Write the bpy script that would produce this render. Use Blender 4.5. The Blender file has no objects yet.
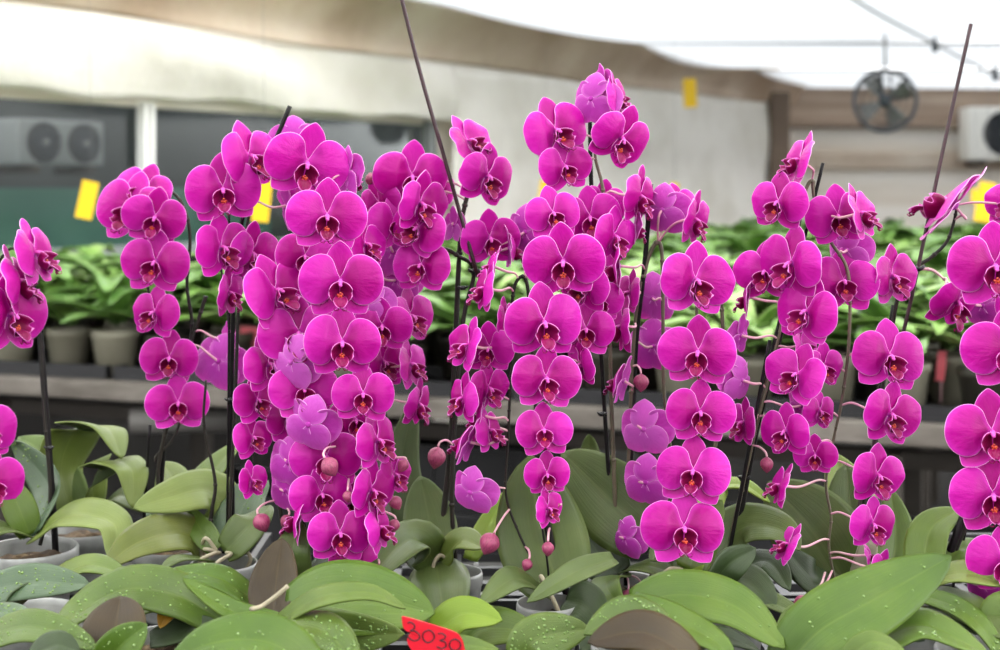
import bpy, math, random
from mathutils import Vector, Matrix
R = random.Random(7)
F = 1388.9          # focal length in pixels of a 1000 px wide frame (50 mm lens)
CY = 190.0          # row of the horizon
EYE = 1.25          # camera height above the floor
BENCH = 0.77        # bench height
col = bpy.context.scene.collection
PI = math.pi

def at(px, py, d):
    return Vector(((px-500)/F*d, d, EYE+(CY-py)/F*d))

# ------------------------------------------------------------------ materials
def srgb(r, g, b):
    def f(c):
        c /= 255.0
        return c/12.92 if c <= 0.04045 else ((c+0.055)/1.055)**2.4
    return (f(r), f(g), f(b), 1.0)

class NT:
    def __init__(s, name):
        s.m = bpy.data.materials.new(name); s.m.use_nodes = True
        s.t = s.m.node_tree; s.t.nodes.clear()
        s.out = s.n('ShaderNodeOutputMaterial')
    def n(s, typ, **kw):
        nd = s.t.nodes.new(typ)
        for k, v in kw.items():
            if k.startswith('_'): setattr(nd, k[1:], v)
            else: nd.inputs[k.replace('__', ' ')].default_value = v
        return nd
    def l(s, a, b): s.t.links.new(a, b)
    def mix(s, fac, a, b, mode='MIX'):
        nd = s.t.nodes.new('ShaderNodeMix'); nd.data_type = 'RGBA'; nd.blend_type = mode
        for sock, v in ((nd.inputs[0], fac), (nd.inputs[6], a), (nd.inputs[7], b)):
            if hasattr(v, 'links'): s.l(v, sock)
            else: sock.default_value = v
        return nd.outputs[2]
    def ramp(s, src, stops):
        nd = s.t.nodes.new('ShaderNodeValToRGB'); cr = nd.color_ramp
        while len(cr.elements) < len(stops): cr.elements.new(0.5)
        for e, (p, c) in zip(cr.elements, stops): e.position = p; e.color = c
        s.l(src, nd.inputs[0]); return nd.outputs[0]
    def maprange(s, src, a, b, c=0.0, d=1.0):
        nd = s.t.nodes.new('ShaderNodeMapRange')
        for i, v in enumerate((a, b, c, d)): nd.inputs[i+1].default_value = v
        s.l(src, nd.inputs[0]); return nd.outputs[0]
    def noise(s, scale, detail=3, coord='Object', stretch=None):
        tc = s.n('ShaderNodeTexCoord'); nz = s.n('ShaderNodeTexNoise', Scale=scale, Detail=detail)
        src = tc.outputs[coord]
        if stretch:
            mp = s.n('ShaderNodeMapping'); mp.inputs['Scale'].default_value = stretch
            s.l(src, mp.inputs[0]); src = mp.outputs[0]
        s.l(src, nz.inputs[0]); return nz.outputs[0]
    def finish(s, color, rough=0.5, trans=0.0, tcolor=None, bump=None, bstr=0.3, bdist=0.001, spec=0.5, metal=0.0, coat=0.0):
        p = s.n('ShaderNodeBsdfPrincipled')
        if hasattr(color, 'links'): s.l(color, p.inputs['Base Color'])
        else: p.inputs['Base Color'].default_value = color
        if hasattr(rough, 'links'): s.l(rough, p.inputs['Roughness'])
        else: p.inputs['Roughness'].default_value = rough
        p.inputs['Specular IOR Level'].default_value = spec
        p.inputs['Metallic'].default_value = metal
        p.inputs['Coat Weight'].default_value = coat
        if bump is not None:
            b = s.n('ShaderNodeBump', Strength=bstr, Distance=bdist); s.l(bump, b.inputs['Height']); s.l(b.outputs[0], p.inputs['Normal'])
        res = p.outputs[0]
        if trans > 0:
            t = s.n('ShaderNodeBsdfTranslucent'); c = tcolor if tcolor is not None else color
            if hasattr(c, 'links'): s.l(c, t.inputs[0])
            else: t.inputs[0].default_value = c
            mx = s.n('ShaderNodeMixShader'); mx.inputs[0].default_value = trans
            s.l(res, mx.inputs[1]); s.l(t.outputs[0], mx.inputs[2]); res = mx.outputs[0]
        s.l(res, s.out.inputs[0]); return s.m

def plain(name, c, rough=0.6, var=0.12, scale=8, **kw):
    n = NT(name); f = n.noise(scale, 4)
    a = tuple(x*(1-var) for x in c[:3])+(1,); b = tuple(min(1, x*(1+var)) for x in c[:3])+(1,)
    return n.finish(n.mix(f, a, b), rough, **kw)

def petal_mat(name, base, deep, pale, rim, trans, tcol, veins=0.25):
    n = NT(name)
    at_ = n.n('ShaderNodeAttribute', _attribute_name='rim'); rimf = at_.outputs['Fac']
    tc = n.n('ShaderNodeTexCoord'); sep = n.n('ShaderNodeSeparateXYZ'); n.l(tc.outputs['Object'], sep.inputs[0])
    ang = n.n('ShaderNodeMath', _operation='ARCTAN2'); n.l(sep.outputs[0], ang.inputs[0]); n.l(sep.outputs[2], ang.inputs[1])
    cmb = n.n('ShaderNodeCombineXYZ'); n.l(ang.outputs[0], cmb.inputs[0])
    ln = n.n('ShaderNodeVectorMath', _operation='LENGTH'); n.l(tc.outputs['Object'], ln.inputs[0])
    mul = n.n('ShaderNodeMath', _operation='MULTIPLY'); n.l(ln.outputs['Value'], mul.inputs[0]); mul.inputs[1].default_value = 1.2
    n.l(mul.outputs[0], cmb.inputs[1])
    nz = n.n('ShaderNodeTexNoise', Scale=9.0, Detail=3.0); n.l(cmb.outputs[0], nz.inputs[0])
    oi = n.n('ShaderNodeObjectInfo')
    c0 = n.mix(n.maprange(ln.outputs['Value'], 0.06, 0.44), deep, base)
    c1 = n.mix(n.maprange(nz.outputs[0], 0.4, 0.75, 0, veins), c0, deep)
    c1 = n.mix(n.maprange(oi.outputs['Random'], 0.5, 1, 0, 0.35), c1, pale)
    c1 = n.mix(n.maprange(oi.outputs['Random'], 0.5, 0, 0, 0.6), c1, deep)
    c2 = n.mix(n.maprange(rimf, 0.72, 0.97, 0, 0.6), c1, pale)
    c3 = n.mix(n.maprange(rimf, 0.962, 1.0, 0, 1), c2, rim)
    return n.finish(c3, 0.45, trans, tcol, bump=nz.outputs[0], bstr=0.12, bdist=0.02, spec=0.25)

MAG = srgb(184, 6, 150); DEEP = srgb(144, 0, 102); PALE = srgb(208, 46, 184); RIM = srgb(250, 178, 240)
M = {}
M['petal'] = petal_mat('orchid_petal_front', MAG, DEEP, PALE, RIM, 0.27, srgb(238, 24, 196))
M['petal_back'] = petal_mat('orchid_petal_back', srgb(204, 84, 198), srgb(170, 46, 160), srgb(216, 118, 212), srgb(242, 186, 238), 0.34, srgb(235, 40, 210), 0.5)
M['petal_rim'] = plain('orchid_petal_edge', srgb(244, 168, 232), 0.5, 0.03)
M['lip'] = petal_mat('orchid_lip', srgb(140, 0, 82), srgb(100, 0, 48), srgb(158, 8, 106), srgb(226, 130, 205), 0.15, srgb(150, 0, 80), 0.5)
M['callus'] = (lambda n: n.finish(n.ramp(n.noise(38, 2), [(0.40, srgb(120, 4, 50)), (0.55, srgb(176, 44, 30)), (0.74, srgb(226, 130, 40))]), 0.4))(NT('orchid_callus'))
M['cap'] = (lambda n: n.finish(n.ramp(n.noise(5, 2), [(0.3, srgb(176, 20, 130)), (0.75, srgb(214, 90, 190))]), 0.4))(NT('orchid_anther'))
M['pedicel'] = (lambda n: n.finish(n.ramp(n.noise(3, 2), [(0.3, srgb(206, 128, 164)), (0.7, srgb(196, 168, 160))]), 0.5))(NT('orchid_pedicel'))
M['bud'] = (lambda n: n.finish(n.ramp(n.noise(4, 3, stretch=(4, 4, 0.7)), [(0.3, srgb(104, 40, 62)), (0.55, srgb(146, 52, 92)), (0.75, srgb(122, 84, 76))]), 0.5))(NT('orchid_bud'))
M['spike'] = (lambda n: n.finish(n.ramp(n.noise(9, 3), [(0.3, srgb(22, 19, 18)), (0.6, srgb(42, 38, 30)), (0.8, srgb(72, 68, 48))]), 0.5, spec=.25))(NT('orchid_spike'))
M['spike_pale'] = (lambda n: n.finish(n.ramp(n.noise(9, 3), [(0.3, srgb(66, 60, 46)), (0.7, srgb(104, 98, 74))]), 0.45))(NT('orchid_spike_pale'))
M['stake'] = plain('dark_stake', srgb(14, 10, 11), 0.5, 0.2, 20, spec=.2)
M['rod'] = plain('brown_rod', srgb(46, 17, 24), 0.5, 0.15, 20)
M['clip'] = plain('black_clip', srgb(20, 18, 22), 0.3)

def leaf_mat(name, lo, mid, hi, rough=0.38, drops=0.0, trans=0.12):
    n = NT(name)
    at_ = n.n('ShaderNodeAttribute', _attribute_name='across'); ac = at_.outputs['Fac']      # -1..1 over the blade
    ab = n.n('ShaderNodeMath', _operation='ABSOLUTE'); n.l(ac, ab.inputs[0])
    al = n.n('ShaderNodeAttribute', _attribute_name='along')
    cmb = n.n('ShaderNodeCombineXYZ'); n.l(ac, cmb.inputs[0]); n.l(al.outputs['Fac'], cmb.inputs[1])
    mp = n.n('ShaderNodeMapping'); mp.inputs['Scale'].default_value = (9, 0.8, 1); n.l(cmb.outputs[0], mp.inputs[0])
    vz = n.n('ShaderNodeTexNoise', Scale=2.6, Detail=4.0); n.l(mp.outputs[0], vz.inputs[0])
    blot = n.noise(14, 4)
    c = n.ramp(blot, [(0.25, lo), (0.5, mid), (0.8, hi)])
    c = n.mix(n.maprange(vz.outputs[0], 0.35, 0.7, 0, 0.35), c, lo)
    c = n.mix(n.maprange(ab.outputs[0], 0.0, 0.05, 0.45, 0.0), c, hi)
    c = n.mix(n.maprange(ab.outputs[0], 0.93, 1.0, 0.0, 0.4), c, hi)
    bump = vz.outputs[0]
    r = rough
    if drops:
        tc = n.n('ShaderNodeTexCoord'); vo = n.n('ShaderNodeTexVoronoi', Scale=230.0, Randomness=1.0); n.l(tc.outputs['Object'], vo.inputs[0])
        dm = n.maprange(vo.outputs['Distance'], 0.10, 0.36, 1.0, 0.0)
        big = n.maprange(n.noise(30, 2), 0.42, 0.6, 0.0, 1.0)
        pr = n.n('ShaderNodeMath', _operation='MULTIPLY'); n.l(dm, pr.inputs[0]); n.l(big, pr.inputs[1])
        sm = n.n('ShaderNodeMath', _operation='MULTIPLY_ADD'); n.l(pr.outputs[0], sm.inputs[0]); sm.inputs[1].default_value = 2.0*drops; n.l(vz.outputs[0], sm.inputs[2])
        bump = sm.outputs[0]; r = n.maprange(pr.outputs[0], 0.0, 0.6, rough, 0.08)
    return n.finish(c, r, trans, hi, bump=bump, bstr=0.35, bdist=0.0012, spec=0.3)

LF = {
 'mature': leaf_mat('leaf_mature', srgb(57, 73, 31), srgb(75, 90, 44), srgb(97, 110, 61)),
 'mid': leaf_mat('leaf_mid', srgb(60, 80, 25), srgb(78, 99, 35), srgb(102, 119, 50)),
 'light': leaf_mat('leaf_light', srgb(82, 99, 41), srgb(100, 115, 53), srgb(120, 133, 70)),
 'olive': leaf_mat('leaf_olive', srgb(64, 75, 20), srgb(83, 93, 33), srgb(108, 114, 54)),
 'bright': leaf_mat('leaf_bright', srgb(51, 76, 17), srgb(69, 95, 24), srgb(93, 114, 41), trans=0.14),
 'lime': leaf_mat('leaf_lime', srgb(90, 117, 27), srgb(113, 137, 40), srgb(132, 150, 63), trans=0.2),
 'wet': leaf_mat('leaf_wet', srgb(53, 73, 23), srgb(71, 92, 31), srgb(94, 110, 49), rough=0.3),
 'blue': leaf_mat('leaf_blue', srgb(53, 73, 49), srgb(71, 90, 64), srgb(95, 111, 85), rough=0.3),
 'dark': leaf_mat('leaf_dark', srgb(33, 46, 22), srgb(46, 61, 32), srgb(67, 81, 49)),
 'back': leaf_mat('leaf_underside', srgb(42, 56, 24), srgb(56, 70, 34), srgb(78, 90, 52), rough=0.5),
 'purple': leaf_mat('leaf_purple_underside', srgb(34, 25, 8), srgb(52, 40, 16), srgb(78, 64, 34), rough=0.45),
 'yellow': leaf_mat('leaf_yellowed', srgb(153, 105, 16), srgb(172, 129, 32), srgb(178, 153, 64)),
 'white': leaf_mat('leaf_cream_edge', srgb(153, 153, 121), srgb(171, 171, 145), srgb(182, 182, 162)),
}
def pot_mat():
    n = NT('clear_pot_plastic')
    c = n.ramp(n.noise(30, 4), [(0.3, srgb(140, 142, 138)), (0.6, srgb(176, 178, 174)), (0.8, srgb(205, 206, 203))])
    p = n.finish(c, 0.25, 0.35)
    return p
M['pot'] = pot_mat()
M['pot_dirty'] = (lambda n: n.finish(n.mix(n.maprange(n.noise(9, 4), .35, .7, 0, .5), n.ramp(n.n('ShaderNodeObjectInfo').outputs['Random'], [(0.0, srgb(34, 33, 30)), (0.45, srgb(70, 67, 58)), (0.6, srgb(150, 147, 128)), (1.0, srgb(176, 172, 152))]), srgb(80, 74, 58)), 0.45, 0.1, srgb(120, 116, 100)))(NT('grey_pot_plastic'))
M['moss'] = (lambda n: n.finish(n.ramp(n.noise(60, 5), [(0.3, srgb(40, 30, 22)), (0.55, srgb(88, 70, 48)), (0.75, srgb(150, 130, 96))]), 0.9, bump=n.noise(90, 4), bstr=0.8, bdist=0.004))(NT('potting_bark'))
M['root'] = plain('aerial_root', srgb(146, 138, 114), 0.6, 0.2, 40)
M['tray'] = plain('black_tray_plastic', srgb(34, 34, 36), 0.4, 0.2, 20)
M['metal'] = plain('galvanised_metal', srgb(150, 150, 146), 0.45, 0.15, 20, metal=0.3)
M['rail'] = (lambda n: n.finish(n.ramp(n.noise(6, 5, stretch=(1, 1, 3)), [(0.3, srgb(80, 74, 66)), (0.55, srgb(110, 104, 96)), (0.75, srgb(138, 132, 124))]), 0.7, bump=n.noise(40, 4), bstr=0.3))(NT('weathered_bench_rail'))
M['bench_dark'] = plain('dark_bench_frame', srgb(64, 58, 52), 0.7, 0.25, 12)
M['post'] = plain('taupe_corner_post', srgb(112, 96, 82), 0.8, 0.2, 4)
M['floor'] = plain('under_bench_shade', srgb(34, 32, 30), 0.9, 0.3, 10)  # near-black tone stands in for under-bench shade, on floor and lower left wall
M['canvas'] = (lambda n: n.finish(n.ramp(n.noise(1.6, 5), [(0.3, srgb(188, 164, 140)), (0.5, srgb(216, 198, 178)), (0.7, srgb(232, 220, 204))]), 0.85, 0.25, bump=n.noise(5, 4), bstr=0.5, bdist=0.03))(NT('beige_canvas'))
M['curtain'] = (lambda n: n.finish(n.ramp(n.noise(2.4, 5), [(0.3, srgb(226, 222, 211)), (0.6, srgb(243, 240, 233))]), 0.85, 0.3, bump=n.noise(7, 5), bstr=0.6, bdist=0.03))(NT('white_cloth_screen'))
M['film'] = (lambda n: n.finish(n.ramp(n.noise(1.2, 4), [(0.3, srgb(242, 244, 246)), (0.7, srgb(252, 252, 252))]), 0.6, 0.85, srgb(252, 252, 252)))(NT('white_roof_film'))
M['film_dimmed'] = (lambda n: n.finish(n.ramp(n.noise(1.2, 4), [(0.3, srgb(206, 209, 212)), (0.7, srgb(222, 224, 226))]), 0.6, 0.8, srgb(196, 198, 200)))(NT('dimmed_roof_film'))  # same film darkened for the far sheets so they stay below white
M['cream'] = (lambda n: n.finish(n.ramp(n.noise(1.3, 4), [(0.3, srgb(222, 214, 200)), (0.65, srgb(238, 234, 226))]), 0.85, 0.25))(NT('cream_wall_cloth'))
M['backwall'] = (lambda n: n.finish(n.ramp(n.noise(1.0, 4, stretch=(0.3, 1, 4)), [(0.35, srgb(208, 194, 176)), (0.55, srgb(230, 223, 212)), (0.7, srgb(238, 234, 229))]), 0.85))(NT('back_wall_boarding'))
M['beam'] = (lambda n: n.finish(n.ramp(n.noise(2.0, 4, stretch=(0.4, 1, 5)), [(0.3, srgb(132, 112, 96)), (0.6, srgb(170, 150, 132)), (0.8, srgb(194, 178, 160))]), 0.8))(NT('brown_beam'))
M['white_frame'] = plain('white_window_frame', srgb(226, 226, 222), 0.4, 0.04)
M['grey_frame'] = plain('grey_window_frame', srgb(128, 132, 132), 0.4, 0.08)
M['out_wall'] = (lambda n: n.finish(n.ramp(n.noise(1.1, 3), [(0.3, srgb(72, 76, 75)), (0.7, srgb(104, 107, 105))]), 0.9))(NT('outside_grey_wall'))
M['net'] = plain('green_shade_net', srgb(104, 146, 130), 0.9, 0.15, 5)
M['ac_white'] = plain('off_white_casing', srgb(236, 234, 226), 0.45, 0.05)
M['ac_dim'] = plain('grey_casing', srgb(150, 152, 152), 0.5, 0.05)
M['grille'] = plain('black_fan_grille', srgb(28, 30, 32), 0.5)
M['fan_grey'] = plain('dark_grey_fan_paint', srgb(66, 72, 80), 0.4, 0.1)
M['sticky'] = plain('yellow_sticky_card', srgb(246, 208, 30), 0.5, 0.06, 40, trans=0.25)
M['pink_tag'] = plain('pink_card', srgb(236, 110, 120), 0.5, 0.05)
M['red_tag'] = plain('red_plastic_tag', srgb(200, 22, 42), 0.35, 0.06)
M['ink'] = plain('black_marker_ink', srgb(30, 8, 20), 0.5)
M['wire'] = plain('thin_wire', srgb(110, 110, 108), 0.5)
M['pipe'] = plain('grey_pipe', srgb(92, 90, 86), 0.6, 0.12)
def glass_mat():
    n = NT('window_glass')
    t = n.n('ShaderNodeBsdfTransparent'); t.inputs[0].default_value = (0.80, 0.83, 0.83, 1)
    g = n.n('ShaderNodeBsdfGlossy', Roughness=0.04); fr = n.n('ShaderNodeFresnel', IOR=1.22)
    mx = n.n('ShaderNodeMixShader'); n.l(fr.outputs[0], mx.inputs[0]); n.l(t.outputs[0], mx.inputs[1]); n.l(g.outputs[0], mx.inputs[2])
    n.l(mx.outputs[0], n.out.inputs[0]); return n.m
M['glass'] = glass_mat()
GRN = [leaf_mat('rear_leaf_a', srgb(70, 108, 40), srgb(106, 146, 62), srgb(150, 182, 98), 0.35),
       leaf_mat('rear_leaf_b', srgb(90, 126, 52), srgb(130, 166, 84), srgb(174, 200, 126), 0.35),
       leaf_mat('rear_leaf_c', srgb(56, 92, 36), srgb(88, 126, 54), srgb(130, 164, 86), 0.35)]

# ------------------------------------------------------------------ mesh helpers
class MB:
    def __init__(s): s.v = []; s.f = []; s.mi = []; s.at = {}; s.mats = []
    def mat(s, m):
        if m not in s.mats: s.mats.append(m)
        return s.mats.index(m)
    def add(s, vs, fs, m, **attrs):
        k = s.mat(m); o = len(s.v); s.v += [Vector(p) for p in vs]
        for f in fs: s.f.append(tuple(i+o for i in f)); s.mi.append(k)
        for a, vals in attrs.items():
            arr = s.at.setdefault(a, []); arr += [0.0]*(o-len(arr)); arr += list(vals)
    def slab(s, vs, fs, loop, thick, mf, mb, mr, hint=None, **attrs):
        """a sheet with a front, a back thick behind it and a rim"""
        vs = [Vector(p) for p in vs]; ns = [Vector() for _ in vs]
        for f in fs:
            a, b, c = vs[f[0]], vs[f[1]], vs[f[2]]; nn = (b-a).cross(c-a)
            if len(f) == 4: nn += (c-a).cross(vs[f[3]]-a)
            for i in f: ns[i] += nn
        if hint is not None and sum((nn.dot(hint) for nn in ns)) < 0:
            fs = [tuple(reversed(f)) for f in fs]; ns = [-x for x in ns]; loop = list(reversed(loop))
        ns = [x.normalized() if x.length > 1e-12 else Vector((0, 0, 1)) for x in ns]
        bk = [p-nn*thick for p, nn in zip(vs, ns)]; N = len(vs); o = len(s.v)
        s.v += vs+bk
        kf, kb, kr = s.mat(mf), s.mat(mb), s.mat(mr)
        for f in fs:
            s.f.append(tuple(i+o for i in f)); s.mi.append(kf)
            s.f.append(tuple(i+o+N for i in reversed(f))); s.mi.append(kb)
        L = len(loop)
        for i in range(L):
            a, b = loop[i], loop[(i+1) % L]
            s.f.append((a+o, a+o+N, b+o+N, b+o)); s.mi.append(kr)
        for a, vals in attrs.items():
            arr = s.at.setdefault(a, []); arr += [0.0]*(o-len(arr)); arr += list(vals)+list(vals)
    def tube(s, pts, rad, m, sides=8, cap=True):
        pts = [Vector(p) for p in pts]; n = len(pts)
        if not hasattr(rad, '__len__'): rad = [rad]*n
        vs = []; prev = None
        for i, p in enumerate(pts):
            t = (pts[min(i+1, n-1)]-pts[max(i-1, 0)])
            t = t.normalized() if t.length > 1e-9 else Vector((0, 0, 1))
            if prev is None:
                u = t.orthogonal().normalized()
            else:
                u = prev-t*prev.dot(t); u = u.normalized() if u.length > 1e-6 else t.orthogonal().normalized()
            prev = u; w = t.cross(u)
            for k in range(sides):
                a = 2*PI*k/sides; vs.append(p+(u*math.cos(a)+w*math.sin(a))*rad[i])
        fs = [(i*sides+k, i*sides+(k+1) % sides, (i+1)*sides+(k+1) % sides, (i+1)*sides+k) for i in range(n-1) for k in range(sides)]
        if cap: fs += [tuple(reversed(range(sides))), tuple(range((n-1)*sides, n*sides))]
        s.add(vs, fs, m)
    def box(s, c, size, m, rot=None, bev=0.0):
        x, y, z = (v/2 for v in size); b = min(bev, x*.45, y*.45, z*.45)
        if b <= 0:
            vs = [Vector((i*x, j*y, k*z)) for k in (-1, 1) for j in (-1, 1) for i in (-1, 1)]
            fs = [(0, 2, 3, 1), (4, 5, 7, 6), (0, 1, 5, 4), (2, 6, 7, 3), (0, 4, 6, 2), (1, 3, 7, 5)]
        else:
            import bmesh
            bm = bmesh.new(); bmesh.ops.create_cube(bm, size=1.0)
            for v in bm.verts: v.co = Vector((v.co.x*2*x, v.co.y*2*y, v.co.z*2*z))
            bmesh.ops.bevel(bm, geom=list(bm.edges), offset=b, segments=2, affect='EDGES', profile=0.6)
            bm.verts.index_update(); vs = [v.co.copy() for v in bm.verts]; fs = [tuple(v.index for v in f.verts) for f in bm.faces]; bm.free()
        if rot is not None: vs = [rot @ v for v in vs]
        s.add([v+Vector(c) for v in vs], fs, m)
    def lathe(s, prof, m, seg=28, c=(0, 0, 0), rot=None, close=False):
        vs = []; c = Vector(c)
        for r, z in prof:
            for k in range(seg):
                a = 2*PI*k/seg; p = Vector((r*math.cos(a), r*math.sin(a), z)); vs.append((rot @ p if rot is not None else p)+c)
        n = len(prof)
        fs = [(i*seg+k, i*seg+(k+1) % seg, (i+1)*seg+(k+1) % seg, (i+1)*seg+k) for i in range(n-1 if not close else n) for k in range(seg)]
        if close: fs = [tuple(j % (n*seg) for j in f) for f in fs]
        s.add(vs, fs, m)
    def ball(s, c, r, m, seg=12, rings=8, rot=None):
        if not hasattr(r, '__len__'): r = (r, r, r)
        vs = []; fs = []
        for i in range(rings+1):
            th = PI*i/rings
            for k in range(seg):
                a = 2*PI*k/seg; p = Vector((r[0]*math.sin(th)*math.cos(a), r[1]*math.sin(th)*math.sin(a), r[2]*math.cos(th)))
                vs.append((rot @ p if rot is not None else p)+Vector(c))
        for i in range(rings):
            for k in range(seg): fs.append((i*seg+k, (i+1)*seg+k, (i+1)*seg+(k+1) % seg, i*seg+(k+1) % seg))
        s.add(vs, fs, m)
    def mesh(s, name, smooth=True):
        me = bpy.data.meshes.new(name); me.from_pydata([tuple(v) for v in s.v], [], s.f)
        for m in s.mats: me.materials.append(m)
        me.polygons.foreach_set('material_index', s.mi)
        if smooth: me.polygons.foreach_set('use_smooth', [True]*len(s.f))
        for a, arr in s.at.items():
            arr = arr+[0.0]*(len(s.v)-len(arr)); A = me.attributes.new(a, 'FLOAT', 'POINT'); A.data.foreach_set('value', arr)
        me.update(); return me
    def build(s, name, parent=None, smooth=True, loc=None):
        return link(name, s.mesh(name, smooth), parent, loc)

def link(name, me, parent=None, loc=None):
    o = bpy.data.objects.new(name, me); col.objects.link(o)
    if parent is not None: o.parent = parent
    if loc is not None: o.location = loc
    return o
def empty(name, loc): 
    o = bpy.data.objects.new(name, None); col.objects.link(o); o.location = loc; o.empty_display_size = 0.05; return o
def tag(o, label=None, cat=None, group=None, kind=None):
    for k, v in (('label', label), ('category', cat), ('group', group), ('kind', kind)):
        if v: o[k] = v
    return o
def struct(o): o['kind'] = 'structure'; return o

def spline(pts, n):
    """Catmull-Rom through the points, n samples per span"""
    P = [Vector(p) for p in pts]
    if len(P) == 2: return [P[0].lerp(P[1], i/n) for i in range(n+1)]
    out = []
    Q = [P[0]*2-P[1]]+P+[P[-1]*2-P[-2]]
    for i in range(1, len(Q)-2):
        a, b, c, d = Q[i-1], Q[i], Q[i+1], Q[i+2]
        for k in range(n):
            t = k/n
            out.append(0.5*((2*b)+(c-a)*t+(2*a-5*b+4*c-d)*t*t+(3*b-a-3*c+d)*t**3))
    out.append(P[-1]); return out

# ------------------------------------------------------------------ orchid flower (unit width, faces -Y, up +Z)
PET = [(0.0, 0.03), (0.03, 0.11), (0.06, 0.20), (0.095, 0.285), (0.165, 0.345), (0.27, 0.352), (0.375, 0.30), (0.455, 0.205), (0.493, 0.085), (0.5, -0.04), (0.458, -0.18), (0.37, -0.275),
       (0.265, -0.305), (0.165, -0.265), (0.105, -0.17), (0.05, -0.06)]
def outline(pts, n):
    P = [Vector((x, z, 0)) for x, z in pts]; L = len(P); out = []
    for i in range(L):
        a, b, c, d = P[i-1], P[i], P[(i+1) % L], P[(i+2) % L]
        for k in range(n):
            t = k/n; q = 0.5*((2*b)+(c-a)*t+(2*a-5*b+4*c-d)*t*t+(3*b-a-3*c+d)*t**3); out.append((q.x, q.y))
    return out
def blade(mb, ol, cen, depth, thick, mats, K=7):
    """polar-grid sheet bounded by outline ol (x,z); depth(x,z,r,ang) gives y"""
    n = len(ol); vs = [(cen[0], depth(cen[0], cen[1], 0, 0), cen[1])]; rim = [0.0]
    rs = [0.2, 0.42, 0.62, 0.78, 0.89, 0.96, 1.0]
    for r in rs:
        for k, (x, z) in enumerate(ol):
            X, Z = cen[0]+(x-cen[0])*r, cen[1]+(z-cen[1])*r; vs.append((X, depth(X, Z, r, 2*PI*k/n), Z)); rim.append(r)
    fs = [(0, 1+k, 1+(k+1) % n) for k in range(n)]
    for j in range(len(rs)-1):
        for k in range(n):
            a = 1+j*n; fs.append((a+k, a+n+k, a+n+(k+1) % n, a+(k+1) % n))
    loop = [1+(len(rs)-1)*n+k for k in range(n)]
    mb.slab(vs, fs, loop, thick, *mats, hint=Vector((0, -1, 0)), rim=rim)
PM = lambda: (M['petal'], M['petal_back'], M['petal_rim'])
def petal_mesh(side, seed, cup, dome):
    r = random.Random(seed); p1, p2, p3 = (r.uniform(0, 6.3) for _ in range(3)); s1 = r.uniform(.94, 1.05); s2 = r.uniform(.95, 1.06)
    ol = [(x*side*s1, z*s2*.91-.005) for x, z in outline(PET, 3)]
    def dep(x, z, rr, a):
        ax = abs(x)
        return 0.012-dome*(1-rr**2)*min(1, ax*5)+cup*ax**1.5+0.016*rr**3*math.sin(3*a+p1)+0.009*rr**4*math.sin(6*a+p2)+0.05*max(0, z-.2)*math.sin(p3)-0.012*math.exp(-(z-0.03)**2/0.004)*ax*2
    mb = MB(); blade(mb, ol, (0.24*side, 0.04), dep, 0.007, PM()); return mb.mesh('petal')
def sepal_outline(L, W, ang, tipk=0.75):
    pts = []
    for i in range(9):
        t = i/8; w = W/2*math.sin(PI*min(1, t**(tipk+.12)*0.98+0.02))**0.55 if 0 < i < 8 else (0.03 if i == 0 else 0.022)
        pts.append((w, t*L))
    full = pts+[(-w, l) for w, l in reversed(pts)]
    ca, sa = math.cos(ang), math.sin(ang)
    return [(x*ca+y*sa, -x*sa+y*ca) for x, y in full]
def sepals_mesh(seed, refl, wk=1.0):
    r = random.Random(seed); mb = MB()
    for ang, L, W in ((r.uniform(-.06, .06), .475, .35), (PI*0.77+r.uniform(-.08, .08), .49, .37), (-PI*0.77+r.uniform(-.08, .08), .49, .37)):
        ol = outline(sepal_outline(L, W*wk, ang), 2); cx, cz = math.sin(ang)*L*.48, math.cos(ang)*L*.48; p = r.uniform(0, 6)
        def dep(x, z, rr, a):
            d = math.hypot(x, z); perp = x*math.cos(ang)-z*math.sin(ang)
            return 0.035+refl*d*d-0.25*perp*perp+0.03*d+0.008*rr**3*math.sin(4*a+p)
        blade(mb, ol, (cx, cz), dep, 0.007, PM())
    mb.ball((0, 0.04, 0), (0.05, 0.035, 0.05), M['petal_back'], 10, 6)
    return mb.mesh('flower')
def grid_slab(mb, fn, nu, nv, thick, mats, hint):
    vs = []; rim = []
    for i in range(nu+1):
        for j in range(nv+1):
            u, v = i/nu, j/nv; vs.append(fn(u, v)); e = max(abs(2*v-1), u); rim.append(0.5+0.5*e**3 if e > .5 else 0.3)
    W = nv+1
    fs = [(i*W+j, (i+1)*W+j, (i+1)*W+j+1, i*W+j+1) for i in range(nu) for j in range(nv)]
    loop = [i*W for i in range(nu+1)]+[nu*W+j for j in range(1, nv+1)]+[i*W+nv for i in range(nu-1, -1, -1)]+[j for j in range(nv-1, 0, -1)]
    mb.slab(vs, fs, loop, thick, *mats, hint=hint, rim=rim)
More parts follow.
